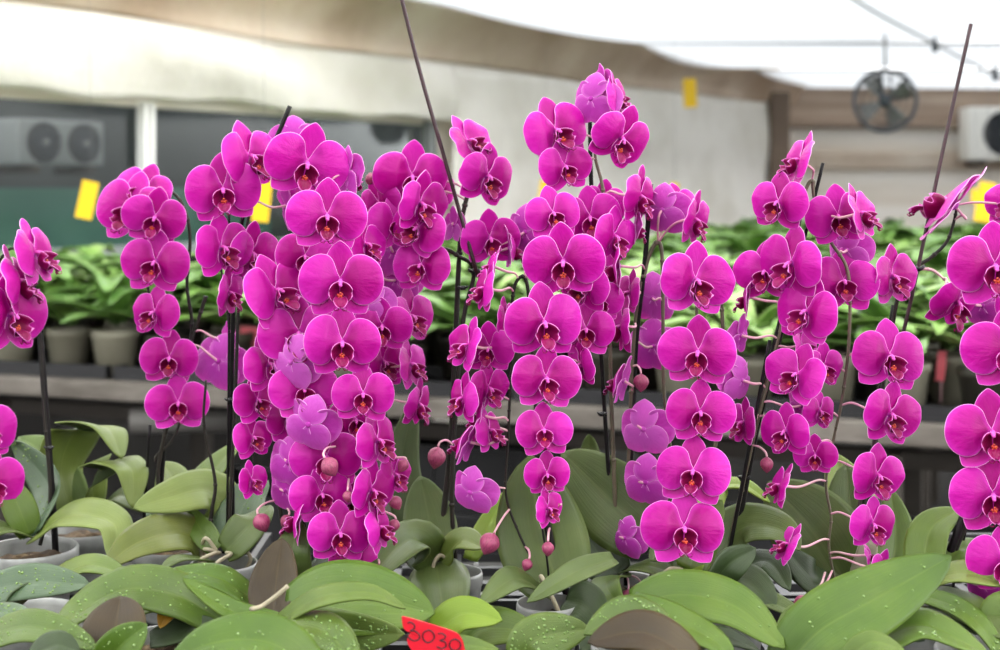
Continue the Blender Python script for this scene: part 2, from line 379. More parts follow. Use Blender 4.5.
def lip_mesh(seed):
    r = random.Random(seed); mb = MB(); mats = (M['lip'], M['lip'], M['lip'])
    for s in (-1, 1):
        def side(u, v, s=s):
            h = 0.112*math.sqrt(max(0.02, 1-(.96*u)**2)); x = s*(0.006+0.112*u); z = -0.115+(2*v-1)*h
            return (x, -0.02-0.12*u**1.5-0.05*(2*v-1)**2+0.02*math.sin(v*PI), z)
        grid_slab(mb, side, 7, 8, 0.006, mats, Vector((-s*.5, -1, 0)))
    def mid(u, v):
        w = 0.028+0.045*math.sin(PI*(u*.95+.05)**1.2)**1.1
        if u > .97: w = 0.012
        return ((2*v-1)*w, -0.035-0.13*math.sin(u*PI*.55)-0.06*(2*v-1)**2*u, -0.14-0.13*u+0.02*math.sin(u*PI))
    grid_slab(mb, mid, 9, 6, 0.006, mats, Vector((0, -1, .3)))
    for s in (-1, 1):
        mb.tube([(s*.01, -.16, -.27), (s*.03, -.18, -.30), (s*.06, -.20, -.295), (s*.07, -.19, -.27), (s*.055, -.18, -.262)], [.007, .006, .005, .004, .003], M['lip'], 5)
    for x, y, z, q in ((-.020, -.095, -.140, .015), (.020, -.095, -.142, .015), (0, -.10, -.122, .013), (-.011, -.095, -.168, .014), (.013, -.095, -.17, .014), (0, -.085, -.148, .02)):
        mb.ball((x+r.uniform(-.004, .004), y, z+r.uniform(-.004, .004)), (q, q*1.2, q*r.uniform(.8, 1.2)), M['callus'], 8, 6)
    return mb.mesh('lip')
def cap_mesh():
    mb = MB(); rot = Matrix.Rotation(0.5, 3, 'X')
    mb.tube([(0, .02, .01), (0, -.03, .0), (0, -.07, -.02), (0, -.10, -.045)], [.02, .027, .03, .022], M['cap'], 10)
    mb.ball((0, -.105, -.048), (.024, .022, .02), M['cap'], 10, 6); return mb.mesh('anther_cap')
VAR = []
for k, (cup, dome, refl) in enumerate([(0.04, .08, .05), (-.10, .07, -.1), (0.14, .09, .12), (-.2, .06, -.2), (.08, .11, .0), (-.03, .08, .15), (-.3, .03, -.35), (-.75, .02, -.75)]):
    VAR.append((petal_mesh(-1, 10+k, cup, dome), petal_mesh(1, 40+k, cup, dome), sepals_mesh(70+k, refl, 1.4 if k == 7 else 1.0), lip_mesh(90+k)))
CAP = cap_mesh()
def bud_mesh():
    mb = MB(); vs = []; seg = 18; rings = 12
    for i in range(rings+1):
        t = i/rings; rad = 0.5*math.sin(PI*(t**0.85))**0.75*(1-.12*t) if 0 < i < rings else 0.02
        for k in range(seg):
            a = 2*PI*k/seg; rr = rad*(1-.1*abs(math.sin(1.5*a+.3))**6); vs.append((rr*math.cos(a), rr*math.sin(a)*.95, 0.54-1.08*t))
    fs = [(i*seg+k, (i+1)*seg+k, (i+1)*seg+(k+1) % seg, i*seg+(k+1) % seg) for i in range(rings) for k in range(seg)]
    mb.add(vs, fs, M['bud']); return mb.mesh('flower_bud')
BUD = bud_mesh()

def water_mat():
    n = NT('water_drop'); p = n.n('ShaderNodeBsdfPrincipled', Roughness=0.05, IOR=1.33); p.inputs['Base Color'].default_value = srgb(98, 124, 60); p.inputs['Coat Weight'].default_value = .5
    n.l(p.outputs[0], n.out.inputs[0]); return n.m
M['water'] = water_mat()
DR = random.Random(99)
# ------------------------------------------------------------------ leaves
def leaf(parent, pts, w, mat, hint=(0, -.5, 1), back='back', fold=.18, tip=0.9, name='leaf', base=.45, wave=0.0):
    """pts: (px,py,d) along the midrib from base to tip; w: blade width in pixels at mean depth; hint: where the upper face looks"""
    org = parent.location
    P = spline([at(*p) for p in pts], 8); n = len(P); dm = sum(p[2] for p in pts)/len(pts); W = w*dm/F
    L = [0.0]
    for a, b in zip(P, P[1:]): L.append(L[-1]+(b-a).length)
    vs = []; ac = []; al = []; nv = 12; H = Vector(hint).normalized(); ph = R.uniform(0, 6)
    prevN = None
    for i, p in enumerate(P):
        t = L[i]/L[-1]; T = (P[min(i+1, n-1)]-P[max(i-1, 0)]).normalized()
        N = H-T*H.dot(T)
        if N.length < .15 and prevN is not None: N = prevN-T*prevN.dot(T)
        N.normalize(); prevN = N; B = T.cross(N)
        tt = base*.28+t*(1-base*.28)
        ww = W/2*max(0.0, math.sin(PI*min(1.0, tt**tip)))**.62
        if i == n-1: ww = W*.015
        for j in range(nv+1):
            s_ = 2*j/nv-1
            lift = fold*ww*(abs(s_)**1.25)-.10*ww*max(0, abs(s_)-.6)**1.5*3-0.05*ww*math.exp(-(s_*9)**2)+wave*ww*math.sin(5*t+ph)*s_*abs(s_)
            vs.append(p+B*(s_*ww)+N*lift-org); ac.append(s_); al.append(t)
    Wd = nv+1
    fs = [(i*Wd+j, (i+1)*Wd+j, (i+1)*Wd+j+1, i*Wd+j+1) for i in range(n-1) for j in range(nv)]
    loop = [i*Wd for i in range(n)]+[(n-1)*Wd+j for j in range(1, nv+1)]+[i*Wd+nv for i in range(n-2, -1, -1)]+[j for j in range(nv-1, 0, -1)]
    mid = n//2; fi = mid*nv+nv//2
    mb = MB(); f0 = fs[fi]; a, b, c = (Vector(vs[q]) for q in f0[:3]); flip = (b-a).cross(c-a).dot(H) < 0
    if flip: fs = [tuple(reversed(f)) for f in fs]; loop = list(reversed(loop))
    mb.slab(vs, fs, loop, 0.0016, LF[mat], LF[back], LF[mat], across=ac, along=al)
    o = mb.build(name, parent)
    nd = {'wet': 110, 'blue': 70, 'bright': 26}.get(mat, 0)
    if nd:
        m2 = MB(); sg = -1 if flip else 1
        for _ in range(nd):
            i = DR.randrange(2, n-3); j = DR.randrange(1, nv-1); a_, b_ = DR.random(), DR.random()
            q00, q10, q01 = Vector(vs[i*Wd+j]), Vector(vs[(i+1)*Wd+j]), Vector(vs[i*Wd+j+1]); e1, e2 = q10-q00, q01-q00
            nn = e1.cross(e2).normalized(); nn = nn if nn.dot(H) > 0 else -nn
            rd = DR.choice((.0004, .0005, .0006, .0008, .0011, .0014)); qq = nn.to_track_quat('Z', 'Y').to_matrix()
            m2.ball(q00+e1*a_+e2*b_+nn*rd*.15, (rd*DR.uniform(.9, 1.3), rd, rd*.6), M['water'], 8, 5, qq)
        d_ = m2.build('water_drops', o); d_['kind'] = 'stuff'
    return o

def pot(parent, px, py, d, wpx, mat='pot', roots=0, seed=0):
    """pot whose rim centre stands at the pixel; reaches down to the bench"""
    org = parent.location; c = at(px, py, d)-org; r = wpx/2*d/F; h = c.z+org.z-(BENCH+.012)
    mb = MB(); rb = r*.74
    prof = [(r*.94, -.006), (r*.95, .0), (r, .001), (r*1.03, -.002), (r*1.03, -.012), (r*.985, -.014), (rb, -h+.004), (rb*.96, -h), (0.001, -h), (0.001, -h+.003), (rb*.9, -h+.003), (r*.94, -.006)]
    mb.lathe(prof, M[mat], 32, c); mb.build('pot', parent)
    rr = random.Random(seed); m2 = MB()
    vs = [c+Vector((0, 0, -.008))]; seg = 24; fs = []
    for ring in range(1, 5):
        for k in range(seg):
            a = 2*PI*k/seg; q = r*.93*ring/4*(1 if ring < 4 else .99); vs.append(c+Vector((q*math.cos(a), q*math.sin(a), -.010-.006*ring/4+rr.uniform(-.004, .006)*(ring < 4))))
    fs = [(0, 1+k, 1+(k+1) % seg) for k in range(seg)]
    for j in range(3):
        for k in range(seg): fs.append((1+j*seg+k, 1+(j+1)*seg+k, 1+(j+1)*seg+(k+1) % seg, 1+j*seg+(k+1) % seg))
    m2.add(vs, fs, M['moss']); m2.build('potting_bark', parent)
    for k in range(roots):
        a = rr.uniform(PI*1.0, PI*2.0); b = a+rr.uniform(-.9, .9); m3 = MB(); h0 = rr.uniform(.012, .03)
        p = spline([c+Vector((.2*r*math.cos(a), .2*r*math.sin(a), .012)), c+Vector((.55*r*math.cos(a), .55*r*math.sin(a), h0)), c+Vector((.85*r*math.cos(b), .85*r*math.sin(b), .006)), c+Vector((.6*r*math.cos(b+.5), .6*r*math.sin(b+.5), -.012))], 6)
        m3.tube(p, .002, M['root'], 8); m3.build('aerial_root', parent)

# ------------------------------------------------------------------ plant builder
class Plant:
    def __init__(s, name, px, py, d, label, cat='orchid'):
        s.root = empty(name, at(px, py, d)); tag(s.root, label, cat); s.d = d; s.org = s.root.location; s.sp = []
    def spike(s, pts, rpx=4.0, dd=0.03, mat='spike', name='flower_spike', r1=.55):
        P = spline([at(p[0], p[1], s.d+dd+(p[2] if len(p) > 2 else 0)) for p in pts], 8)
        s.sp.append(P); n = len(P); mb = MB(); r0 = rpx/2*s.d/F
        mb.tube([p-s.org for p in P], [r0*(1-(1-r1)*i/(n-1))*(1+.12*math.sin(i*1.7)*(i % 8 == 0)) for i in range(n)], M[mat], 8)
        # nodes along the spike
        for i in range(6, n-2, 9): mb.ball(P[i]-s.org, r0*1.35*(1-(1-r1)*i/(n-1)), M[mat], 8, 6)
        return mb.build(name, s.root)
    def stake(s, pts, rpx=3.5, dd=0.035, mat='stake'):
        P = spline([at(p[0], p[1], s.d+dd+(p[2] if len(p) > 2 else 0)) for p in pts], 6); mb = MB()
        mb.tube([p-s.org for p in P], rpx/2*s.d/F, M[mat], 8); return mb.build('support_stake', s.root)
    def clip(s, px, py, dd=.03, r=5):
        c = at(px, py, s.d+dd)-s.org; k = r*s.d/F; mb = MB()
        mb.lathe([(k*.5, -k*.5), (k*.75, -k*.5), (k*.75, k*.5), (k*.5, k*.5)], M['clip'], 14, c, None, True)
        for q in (-1, 1):
            mb.tube([c+Vector((q*k*.5, -k*.5, 0)), c+Vector((q*k*1.0, -k*.9, k*.3)), c+Vector((q*k*1.3, -k*.8, k*.6))], [k*.3, k*.25, k*.2], M['clip'], 6)
        return mb.build('spike_clip', s.root)
    def near(s, p, skip=0):
        best = None
        for P in s.sp:
            for q in P[skip:]:
                dist = (q-p).length + (0.02 if q.z > p.z+.03 else 0)
                if best is None or dist < best[0]: best = (dist, q)
        return best[1] if best else p+Vector((0, .04, 0))
    def flower(s, px, py, w, yaw=0, pitch=0, roll=0, dd=0.0, var=None):
        if 10 <= abs(yaw) <= 50: yaw *= 1.5; w *= 1.06
        d = s.d+dd; loc = at(px, py, d); size = w*d/F
        ay = math.radians(yaw)-math.atan((px-500)/F); ap = math.radians(pitch)-math.atan((py-CY)/F)*.8
        ay += math.radians(R.uniform(-9, 9)); ap += math.radians(R.uniform(-8, 8))
        rot = Matrix.Rotation(math.radians(roll+R.uniform(-4, 4)), 3, 'Y') @ Matrix.Rotation(ay, 3, 'Z') @ Matrix.Rotation(ap, 3, 'X')
        k = R.randrange(6) if var is None else var
        if var is None and abs(yaw) > 128: k = 7
        pl, pr, sep, lip = VAR[k]
        f = link('flower', sep, s.root, loc-s.org); f.rotation_euler = rot.to_euler(); f.scale = (size,)*3
        if k == 7: f['label'] = 'bloom seen from behind, paler lilac back'
        link('petal', pl, f); link('petal', pr, f); lp = link('lip', lip, f); lp.scale = (1.14,)*3; link('anther_cap', CAP, f)
        Mw = Matrix.Translation(loc) @ rot.to_4x4() @ Matrix.Diagonal((size, size, size, 1)); inv = Mw.inverted()
        q = s.near(loc+rot @ Vector((0, size*.3, 0)))
        if (q-loc).length > .075: q = loc+(q-loc).normalized()*.075
        e = inv @ q; a = Vector((0, .05, 0)); b = Vector((0, .22, 0.0)) if e.y > 0 else Vector((0, .16, 0.05))
        mb = MB(); pts = spline([a, b.lerp(e, .25), a.lerp(e, .72)+Vector((0, .05, .06)), e], 5); rr = .00115/size
        mb.tube(pts, [rr*(1.25-.4*i/(len(pts)-1)) for i in range(len(pts))], M['pedicel'], 6); mb.build('pedicel', f)
        return f
    def bud(s, px, py, w, dd=0.0, tilt=0, lean=0):
        d = s.d+dd; loc = at(px, py, d); size = w*d/F
        b = link('flower_bud', BUD, s.root, loc-s.org); b.scale = (size,)*3
        rot = Matrix.Rotation(math.radians(tilt), 3, 'Y') @ Matrix.Rotation(math.radians(lean), 3, 'X') @ Matrix.Rotation(R.uniform(0, 6), 3, 'Z')
        b.rotation_euler = rot.to_euler()
        inv = (Matrix.Translation(loc) @ rot.to_4x4() @ Matrix.Diagonal((size,)*3+(1,))).inverted()
        q = s.near(loc+Vector((0, 0, size*.8)))
        if (q-loc).length > .06: q = loc+(q-loc).normalized()*.06
        e = inv @ q; mb = MB(); rr = .0011/size
        mb.tube(spline([Vector((0, 0, .55)), Vector((0, 0, .8)).lerp(e, .1), Vector((0, 0, .9)).lerp(e, .5)+Vector((0, 0, .1)), e], 5), rr, M['pedicel'], 6); mb.build('pedicel', b)
        return b
    def flowers(s, rows):
        for r in rows: s.flower(*r)

# ================================================================== THE FLOWERING PLANTS
UP = (0, -.35, 1); FACE = (0, -1, .35); TOP = (0, -.8, 1)
# ---- far-left plant
p = Plant('potted_orchid', 30, 548, 1.49, 'orchid at the far-left edge, flowers cut by the frame, dark stake beside them')
pot(p.root, 30, 548, 1.49, 92, seed=1, roots=0)
p.stake([(38, 304), (45, 400), (53, 506), (56, 560)], 7); p.clip(39, 305); p.clip(50, 448, r=4)
p.spike([(40, 545), (50, 500), (45, 420), (38, 310), (28, 265), (8, 250), (-15, 300), (-25, 400), (-20, 520)], 4)
p.flowers([(36, 253, 74, 45, 0, -10, .01), (17, 281, 76, 48, 0, -5), (11, 314, 84, 32, 0, 8, -.015), (-8, 300, 70, 10, 0, 0, .02), (-14, 430, 66, 12, 0, 0), (-8, 482, 66, 12, 0, 0, -.01)])
d = 1.49
leaf(p.root, [(35, 535, d), (72, 514, d-.03), (114, 524, d-.06), (112, 562, d-.09)], 50, 'light', (.3, -.6, 1))
leaf(p.root, [(30, 535, d), (18, 505, d), (5, 475, d+.02)], 34, 'mid', (.6, -.8, .4))
leaf(p.root, [(28, 535, d), (0, 527, d-.03), (-28, 545, d-.05)], 36, 'mature', UP)
leaf(p.root, [(32, 535, d), (48, 490, d+.05), (22, 452, d+.08), (10, 440, d+.08)], 40, 'blue', (-.6, -.7, .4))

# ---- plant with tall folded leaves, behind (no flowers of its own in view)
p = Plant('potted_orchid', 85, 530, 1.62, 'flowerless orchid with tall folded-over leaves, behind the dark left stake')
d = 1.62; pot(p.root, 85, 528, d, 84, seed=2)
leaf(p.root, [(72, 512, d), (62, 468, d), (78, 430, d-.01), (108, 428, d-.05), (122, 458, d-.08)], 62, 'light', (.75, -.45, .75), fold=.1)
leaf(p.root, [(95, 512, d), (96, 480, d-.02), (112, 460, d-.05), (132, 470, d-.08), (133, 508, d-.10)], 50, 'light', (.6, -.6, .9), fold=.1)
leaf(p.root, [(78, 512, d), (45, 455, d+.02), (18, 437, d+.04)], 44, 'mid', (-.2, -.5, 1))
leaf(p.root, [(95, 515, d), (120, 495, d-.02), (150, 512, d-.04)], 36, 'mature', UP)

# ---- plant of the leftmost standing column (five face-on blooms)
p = Plant('potted_orchid', 172, 548, 1.52, 'orchid with a narrow hanging bloom column ending in one low bloom above bare stems')
d = 1.52; pot(p.root, 172, 546, d, 76, seed=3)
p.spike([(168, 545), (158, 480), (166, 430), (180, 380), (192, 330), (187, 285), (190, 235), (180, 200), (158, 188), (142, 215), (150, 300), (165, 360), (180, 412), (172, 440), (157, 455), (155, 462)], 4.2)
p.stake([(150, 425), (145, 500), (142, 545)], 3.5); p.stake([(166, 420), (160, 500), (158, 545)], 5)
p.spike([(206, 296), (199, 318), (191, 345)], 4.5, .028)
p.flowers([(131, 208, 76, -22, 0, 12, .015), (143, 190, 60, -10, -10, 15, .03), (155, 217, 64, -8, 0, 12, -.005), (155, 262, 66, -10, 0, 8, -.01), (154, 312, 56, -20, 0, 4, -.015), (169, 358, 60, -4, 0, 2, -.01), (178, 403, 63, 0, 0, 0, -.015),
           (219, 361, 62, 158, 0, 25, .01), (228, 340, 42, 110, 0, 10, .02)])
leaf(p.root, [(236, 520, d-.03), (208, 490, d-.05), (170, 497, d-.08), (134, 508, d-.1)], 54, 'light', (0, -.75, .8), fold=.06)
leaf(p.root, [(180, 520, d), (205, 478, d+.06), (240, 440, d+.1)], 44, 'mid', (-.5, -.7, .8))
leaf(p.root, [(180, 520, d), (172, 478, d+.06), (160, 462, d+.09)], 40, 'light', TOP)
leaf(p.root, [(212, 548, d-.06), (180, 532, d-.1), (138, 542, d-.15), (106, 566, d-.18)], 54, 'olive', (0, -.8, .7), back='olive', fold=.12)
leaf(p.root, [(185, 528, d-.02), (160, 508, d-.05), (148, 520, d-.07)], 28, 'blue', UP)

# ---- plant whose spike rides the long dark stake, upper-left cluster
p = Plant('potted_orchid', 226, 566, 1.42, 'orchid in a grey rooted pot, its small bloom cluster topping a long dark stake')
d = 1.42; pot(p.root, 224, 563, d, 66, roots=5, seed=4)
p.stake([(290, 106), (265, 165), (243, 216), (234, 300), (231, 430), (232, 520), (220, 565)], 4.8); p.clip(233, 290, r=5); p.clip(230, 400, r=4)
p.stake([(229, 203), (229, 330), (227, 540)], 2.6, .03)
p.spike([(206, 556), (212, 510), (215, 480), (204, 425), (206, 380)], 4.5)
p.spike([(228, 550), (235, 400), (240, 280), (250, 210), (262, 175), (245, 160), (225, 190), (218, 240), (226, 300), (230, 340)], 4)
p.flowers([(250, 156, 74, 32, 0, -12, .0), (307, 163, 86, 6, 0, 10, -.03), (223, 189, 78, 4, 0, -6, -.015), (222, 247, 70, 22, 0, -2, -.01), (252, 253, 64, 35, 0, 10, .02), (229, 292, 54, 45, 0, 0, -.01),
           (290, 205, 62, 115, 0, -20, .03), (294, 142, 56, 172, 0, 0, .05), (240, 270, 50, 60, 0, 0, .03)])
leaf(p.root, [(224, 552, d), (250, 525, d), (270, 505, d+.03)], 44, 'mature', (-.5, -.9, .5))
leaf(p.root, [(228, 545, d+.02), (246, 500, d+.06), (268, 480, d+.08)], 52, 'blue', (-.3, -.9, .6))
leaf(p.root, [(215, 550, d), (195, 520, d+.03), (190, 505, d+.04)], 26, 'mid', TOP)
leaf(p.root, [(212, 560, d), (180, 558, d-.05), (160, 570, d-.08)], 20, 'mature', UP)

# ---- the great middle-left cluster
p = Plant('potted_orchid', 320, 590, 1.36, 'orchid with the densest, widest mass of blooms, hanging low over a broad glossy leaf')
d = 1.36; pot(p.root, 320, 580, d, 78, seed=5)
p.spike([(310, 575), (283, 525), (282, 470), (292, 380), (300, 280), (312, 210), (327, 195), (342, 230), (338, 300), (333, 375), (338, 425), (350, 470), (355, 540), (378, 575)], 5, .035)
p.spike([(312, 575), (300, 500), (272, 400), (268, 320), (262, 300), (258, 360), (254, 430), (254, 490)], 4, .05)
p.spike([(325, 575), (345, 480), (362, 380), (352, 260), (350, 200), (356, 175), (365, 170)], 4, .06)
p.flowers([(327, 216, 81, 3, 0, 8, -.03), (340, 281, 84, 3, 0, 3, -.035), (342, 342, 80, 0, 0, 2, -.04), (277, 290, 78, 22, 0, -20, .0), (305, 256, 62, 0, 0, 10, .02),
           (299, 333, 84, -4, 0, -4, -.005), (292, 362, 60, 148, 0, 20, -.02), (269, 364, 62, 35, 0, 0, .01), (304, 389, 70, 4, 0, 0, -.01), (363, 394, 66, 8, 0, 3, -.04),
           (258, 400, 54, 18, 0, 0, .015), (253, 437, 46, 22, 0, 0, .01), (252, 480, 42, 52, 0, 0, .005), (309, 424, 62, 160, 0, 15, -.03), (327, 457, 74, 2, 0, 0, -.005),
           (378, 440, 62, 38, 0, 0, -.03), (382, 326, 60, 0, 0, 0, .03), (308, 306, 64, 172, 0, 0, .03), (367, 304, 62, 175, 0, 10, .03), (289, 462, 58, 145, 0, 10, .0), (286, 490, 56, 150, 0, 0, .01),
           (322, 494, 64, 4, 0, 0, -.015), (340, 533, 68, 0, 0, 0, -.035), (372, 490, 62, 28, 0, 18, -.03), (379, 527, 56, 48, 0, 0, -.03), (298, 518, 60, -98, 0, 0, -.01), (395, 474, 52, 60, 0, 0, .0),
           (356, 420, 60, 0, 0, 0, .03), (350, 500, 56, 0, 0, 0, .02), (349, 172, 56, 120, 0, 0, .04), (366, 244, 58, 60, 0, 0, .03), (288, 418, 54, 20, 0, 0, .03), (352, 558, 48, 10, 0, 0, .0)])
for b in [(330, 467, 20, -.075), (262, 523, 19, 0), (403, 466, 13, -.01), (396, 503, 14, 0), (394, 526, 13, 0), (376, 572, 15, 0), (286, 522, 14, 0.01), (348, 497, 12, -.05)]: p.bud(b[0], b[1], b[2], b[3], R.uniform(-30, 30), R.uniform(-20, 20))
leaf(p.root, [(295, 590, d), (292, 555, d-.02), (300, 520, d)], 40, 'mature', FACE)
leaf(p.root, [(315, 585, d), (345, 560, d+.05), (350, 535, d+.08)], 44, 'dark', FACE)

# ---- plant under the very long leaning stake: arched spike and the paired tops
p = Plant('potted_orchid', 448, 575, 1.43, 'orchid tied to the tall leaning rod that runs out at the top')
d = 1.43; pot(p.root, 454, 572, d, 56, seed=6, roots=1)
p.stake([(399, -12), (420, 72), (445, 160), (478, 277)], 4, .0, 'rod'); p.clip(476, 272, .012, 6); p.clip(463, 288, .02, 4)
p.spike([(437, 570), (443, 520), (451, 440), (456, 330), (459, 260), (463, 215), (472, 180), (480, 160)], 7, .03)
p.spike([(455, 560), (452, 480), (462, 330), (474, 272), (458, 256), (442, 248), (411, 241), (382, 251), (368, 290), (376, 360), (392, 450)], 5, .02)
p.stake([(453, 430), (453, 570)], 3, .03)
p.flowers([(412, 176, 76, 8, -4, 0, .0), (421, 203, 66, 38, 0, 10, -.03), (396, 222, 62, 8, 0, 0, -.01), (418, 228, 60, -18, 0, 22, -.025), (421, 265, 60, -18, 0, 5, -.02), (393, 252, 60, 172, 0, 0, .02), (396, 280, 56, 168, 0, 0, .03),
           (469, 141, 64, 62, 0, -30, .0), (488, 176, 66, 25, 0, 14, -.01), (490, 238, 62, 8, 0, 0, .01), (526, 232, 58, 155, 0, 0, .02), (511, 248, 50, 95, 0, 0, .01), (455, 225, 40, 120, 0, 0, .02),
           (411, 316, 60, 32, 0, 2, .0), (384, 362, 56, 20, 0, 0, .01), (411, 364, 58, 58, 0, 0, .0), (419, 404, 56, 72, 0, 20, .0), (379, 203, 56, -30, 0, -20, .01), (435, 190, 50, 30, 0, 0, .03), (432, 275, 0.1, 0)][:-1])
p.bud(436, 458, 21, 0, 10, 0); p.bud(372, 180, 14, .02, -20)
leaf(p.root, [(436, 560, d), (428, 515, d+.03), (420, 476, d+.05)], 54, 'mature', (0, -1, .3), fold=.1)
leaf(p.root, [(436, 562, d), (412, 538, d-.03), (380, 566, d-.07), (372, 588, d-.09)], 52, 'mature', (-.3, -.8, .8))
leaf(p.root, [(436, 562, d), (440, 590, d-.07), (447, 640, d-.13)], 64, 'mature', (0, -1, .5), fold=.08)
leaf(p.root, [(440, 562, d), (460, 540, d-.02), (484, 548, d-.05)], 34, 'light', TOP)
leaf(p.root, [(470, 560, d+.03), (488, 525, d+.05), (510, 488, d+.07)], 26, 'lime', (-.5, -.8, .6))
leaf(p.root, [(420, 545, d+.08), (402, 470, d+.1), (414, 400, d+.12)], 38, 'back', (.2, -1, .2))
leaf(p.root, [(440, 575, d+.02), (405, 525, d+.08), (398, 495, d+.1)], 40, 'dark', FACE)

# ---- the middle columns: edge-on blooms on the near side of a thin stem, face-on blooms on the other
p = Plant('potted_orchid', 552, 606, 1.30, 'orchid in the small grey pot, big round blooms in a tapering column at the middle')
d = 1.30; pot(p.root, 548, 603, d, 62, seed=7, roots=1)
p.stake([(540, 470), (549, 535), (562, 580), (574, 612)], 8, .03)
p.spike([(566, 598), (553, 545), (541, 470), (534, 380), (530, 310), (525, 278), (515, 285), (511, 320), (511, 361), (508, 440), (506, 494), (518, 531), (533, 562)], 4.5, .03)
p.stake([(541, 520), (547, 560), (551, 600)], 2.2, .01)
p.flowers([(563, 261, 82, 2, 0, 0, -.02), (544, 322, 84, 8, 0, -3, -.03), (546, 378, 68, 12, 0, 5, -.035), (544, 430, 60, 0, 0, 2, -.035), (547, 474, 46, 10, 0, 0, -.03), (548, 508, 44, 52, 0, 0, -.03),
           (582, 286, 60, -18, 0, 0, .02), (586, 329, 62, -5, 0, 0, .025), (580, 364, 52, -52, 10, 0, .02), (553, 213, 60, 6, 0, -5, .02), (598, 300, 50, 10, 0, 0, .04),
           (484, 288, 58, -75, 0, 5, .0), (492, 266, 46, -95, 0, 10, .02), (467, 345, 62, -65, 0, 8, .0), (489, 348, 56, -8, 0, 0, .015), (462, 398, 56, -62, 0, 0, .0), (489, 388, 54, 28, 0, 0, .01), (467, 441, 58, -112, 0, 5, .0), (490, 430, 50, 38, 0, 0, .01), (471, 492, 54, 152, 0, 10, .0), (506, 320, 50, 60, 0, 0, .03), (480, 415, 46, -100, 0, 0, .015)])
for b in [(489, 544, 22, 0, 25), (548, 549, 14, -.01, 0), (527, 565, 12, 0, 20), (556, 505, 8, -.02, 90)]: p.bud(*b)
leaf(p.root, [(560, 590, d), (540, 530, d+.04), (530, 455, d+.06)], 92, 'mature', (-.1, -1, .35), fold=.06)
leaf(p.root, [(546, 592, d), (515, 578, d-.04), (480, 604, d-.07)], 36, 'mature', (0, -.6, .9))
leaf(p.root, [(614, 558, d-.02), (575, 572, d-.05), (527, 602, d-.08)], 25, 'mature', (.2, -.7, .9), fold=.25)
leaf(p.root, [(565, 600, d), (585, 605, d-.02), (600, 628, d-.04)], 46, 'dark', (0, -.9, .6))
leaf(p.root, [(545, 595, d+.02), (535, 555, d+.06), (500, 545, d+.1)], 52, 'dark', (0, -.9, .5))

# ---- plant with the highest tip of the picture and the dark short stake
p = Plant('potted_orchid', 622, 590, 1.38, 'orchid whose top blooms rise highest of all and whose lower blooms show pale backs')
d = 1.38; pot(p.root, 622, 582, d, 78, seed=8)
p.stake([(651, 184), (645, 260), (636, 345), (632, 440), (626, 585)], 5, .02); p.stake([(590, 122), (592, 200), (604, 400), (616, 585)], 4.5, .03); p.clip(602, 414, .02, 4)
p.spike([(618, 575), (612, 420), (607, 250), (603, 190), (595, 155), (598, 125), (606, 105), (612, 95)], 4.5, .02, 'spike_pale')
p.spike([(625, 575), (634, 345), (645, 270), (656, 243), (662, 255), (663, 320), (664, 392), (672, 470), (668, 530), (655, 562), (644, 596)], 5, .02, 'spike_pale')
p.flowers([(592, 99, 58, 158, 0, 5, .0), (617, 96, 54, 68, 0, -10, .005), (604, 84, 44, 120, 0, 0, .01), (556, 130, 70, 20, 0, -20, -.01), (565, 166, 56, 12, 0, -10, -.02), (622, 138, 68, 20, 0, 24, -.02),
           (640, 196, 62, 42, 0, 12, -.01), (663, 210, 56, 152, 0, 0, .01), (695, 219, 58, 45, 0, 8, -.01), (590, 217, 66, -6, 0, -8, -.01), (615, 236, 60, 28, 0, 6, -.03), (603, 205, 52, 10, 0, 10, .02),
           (616, 266, 66, -50, 0, 0, -.02), (621, 326, 60, -50, 0, 0, -.02), (621, 380, 56, -100, 0, 6, -.01), (653, 298, 54, 172, 0, 0, .03), (653, 346, 58, 164, 0, 0, .03), (629, 292, 50, -70, 0, 0, .01), (636, 226, 48, 90, 0, 0, .0),
           (644, 429, 60, 168, 0, 0, -.01), (646, 482, 58, 158, 0, 8, -.015), (626, 538, 46, 140, 0, 10, -.02), (678, 205, 46, 20, 0, 0, .03)])
for b in [(641, 383, 17, .0, 0), (662, 581, 16, -.03, 0), (627, 597, 14, -.04, 10), (638, 590, 12, -.02, 20)]: p.bud(*b)
leaf(p.root, [(655, 540, d), (610, 500, d+.02), (562, 452, d+.05)], 82, 'mature', (-.45, -.9, .6), fold=.1)
leaf(p.root, [(592, 470, d+.12), (590, 452, d+.13), (589, 434, d+.13)], 20, 'mature', FACE)
leaf(p.root, [(618, 575, d), (592, 545, d+.04), (578, 520, d+.06)], 50, 'dark', FACE)
leaf(p.root, [(620, 575, d), (606, 585, d-.06), (622, 608, d-.1)], 38, 'mid', (-.4, -.9, .6))
leaf(p.root, [(625, 570, d), (650, 565, d-.03), (690, 580, d-.06)], 32, 'mature', UP)

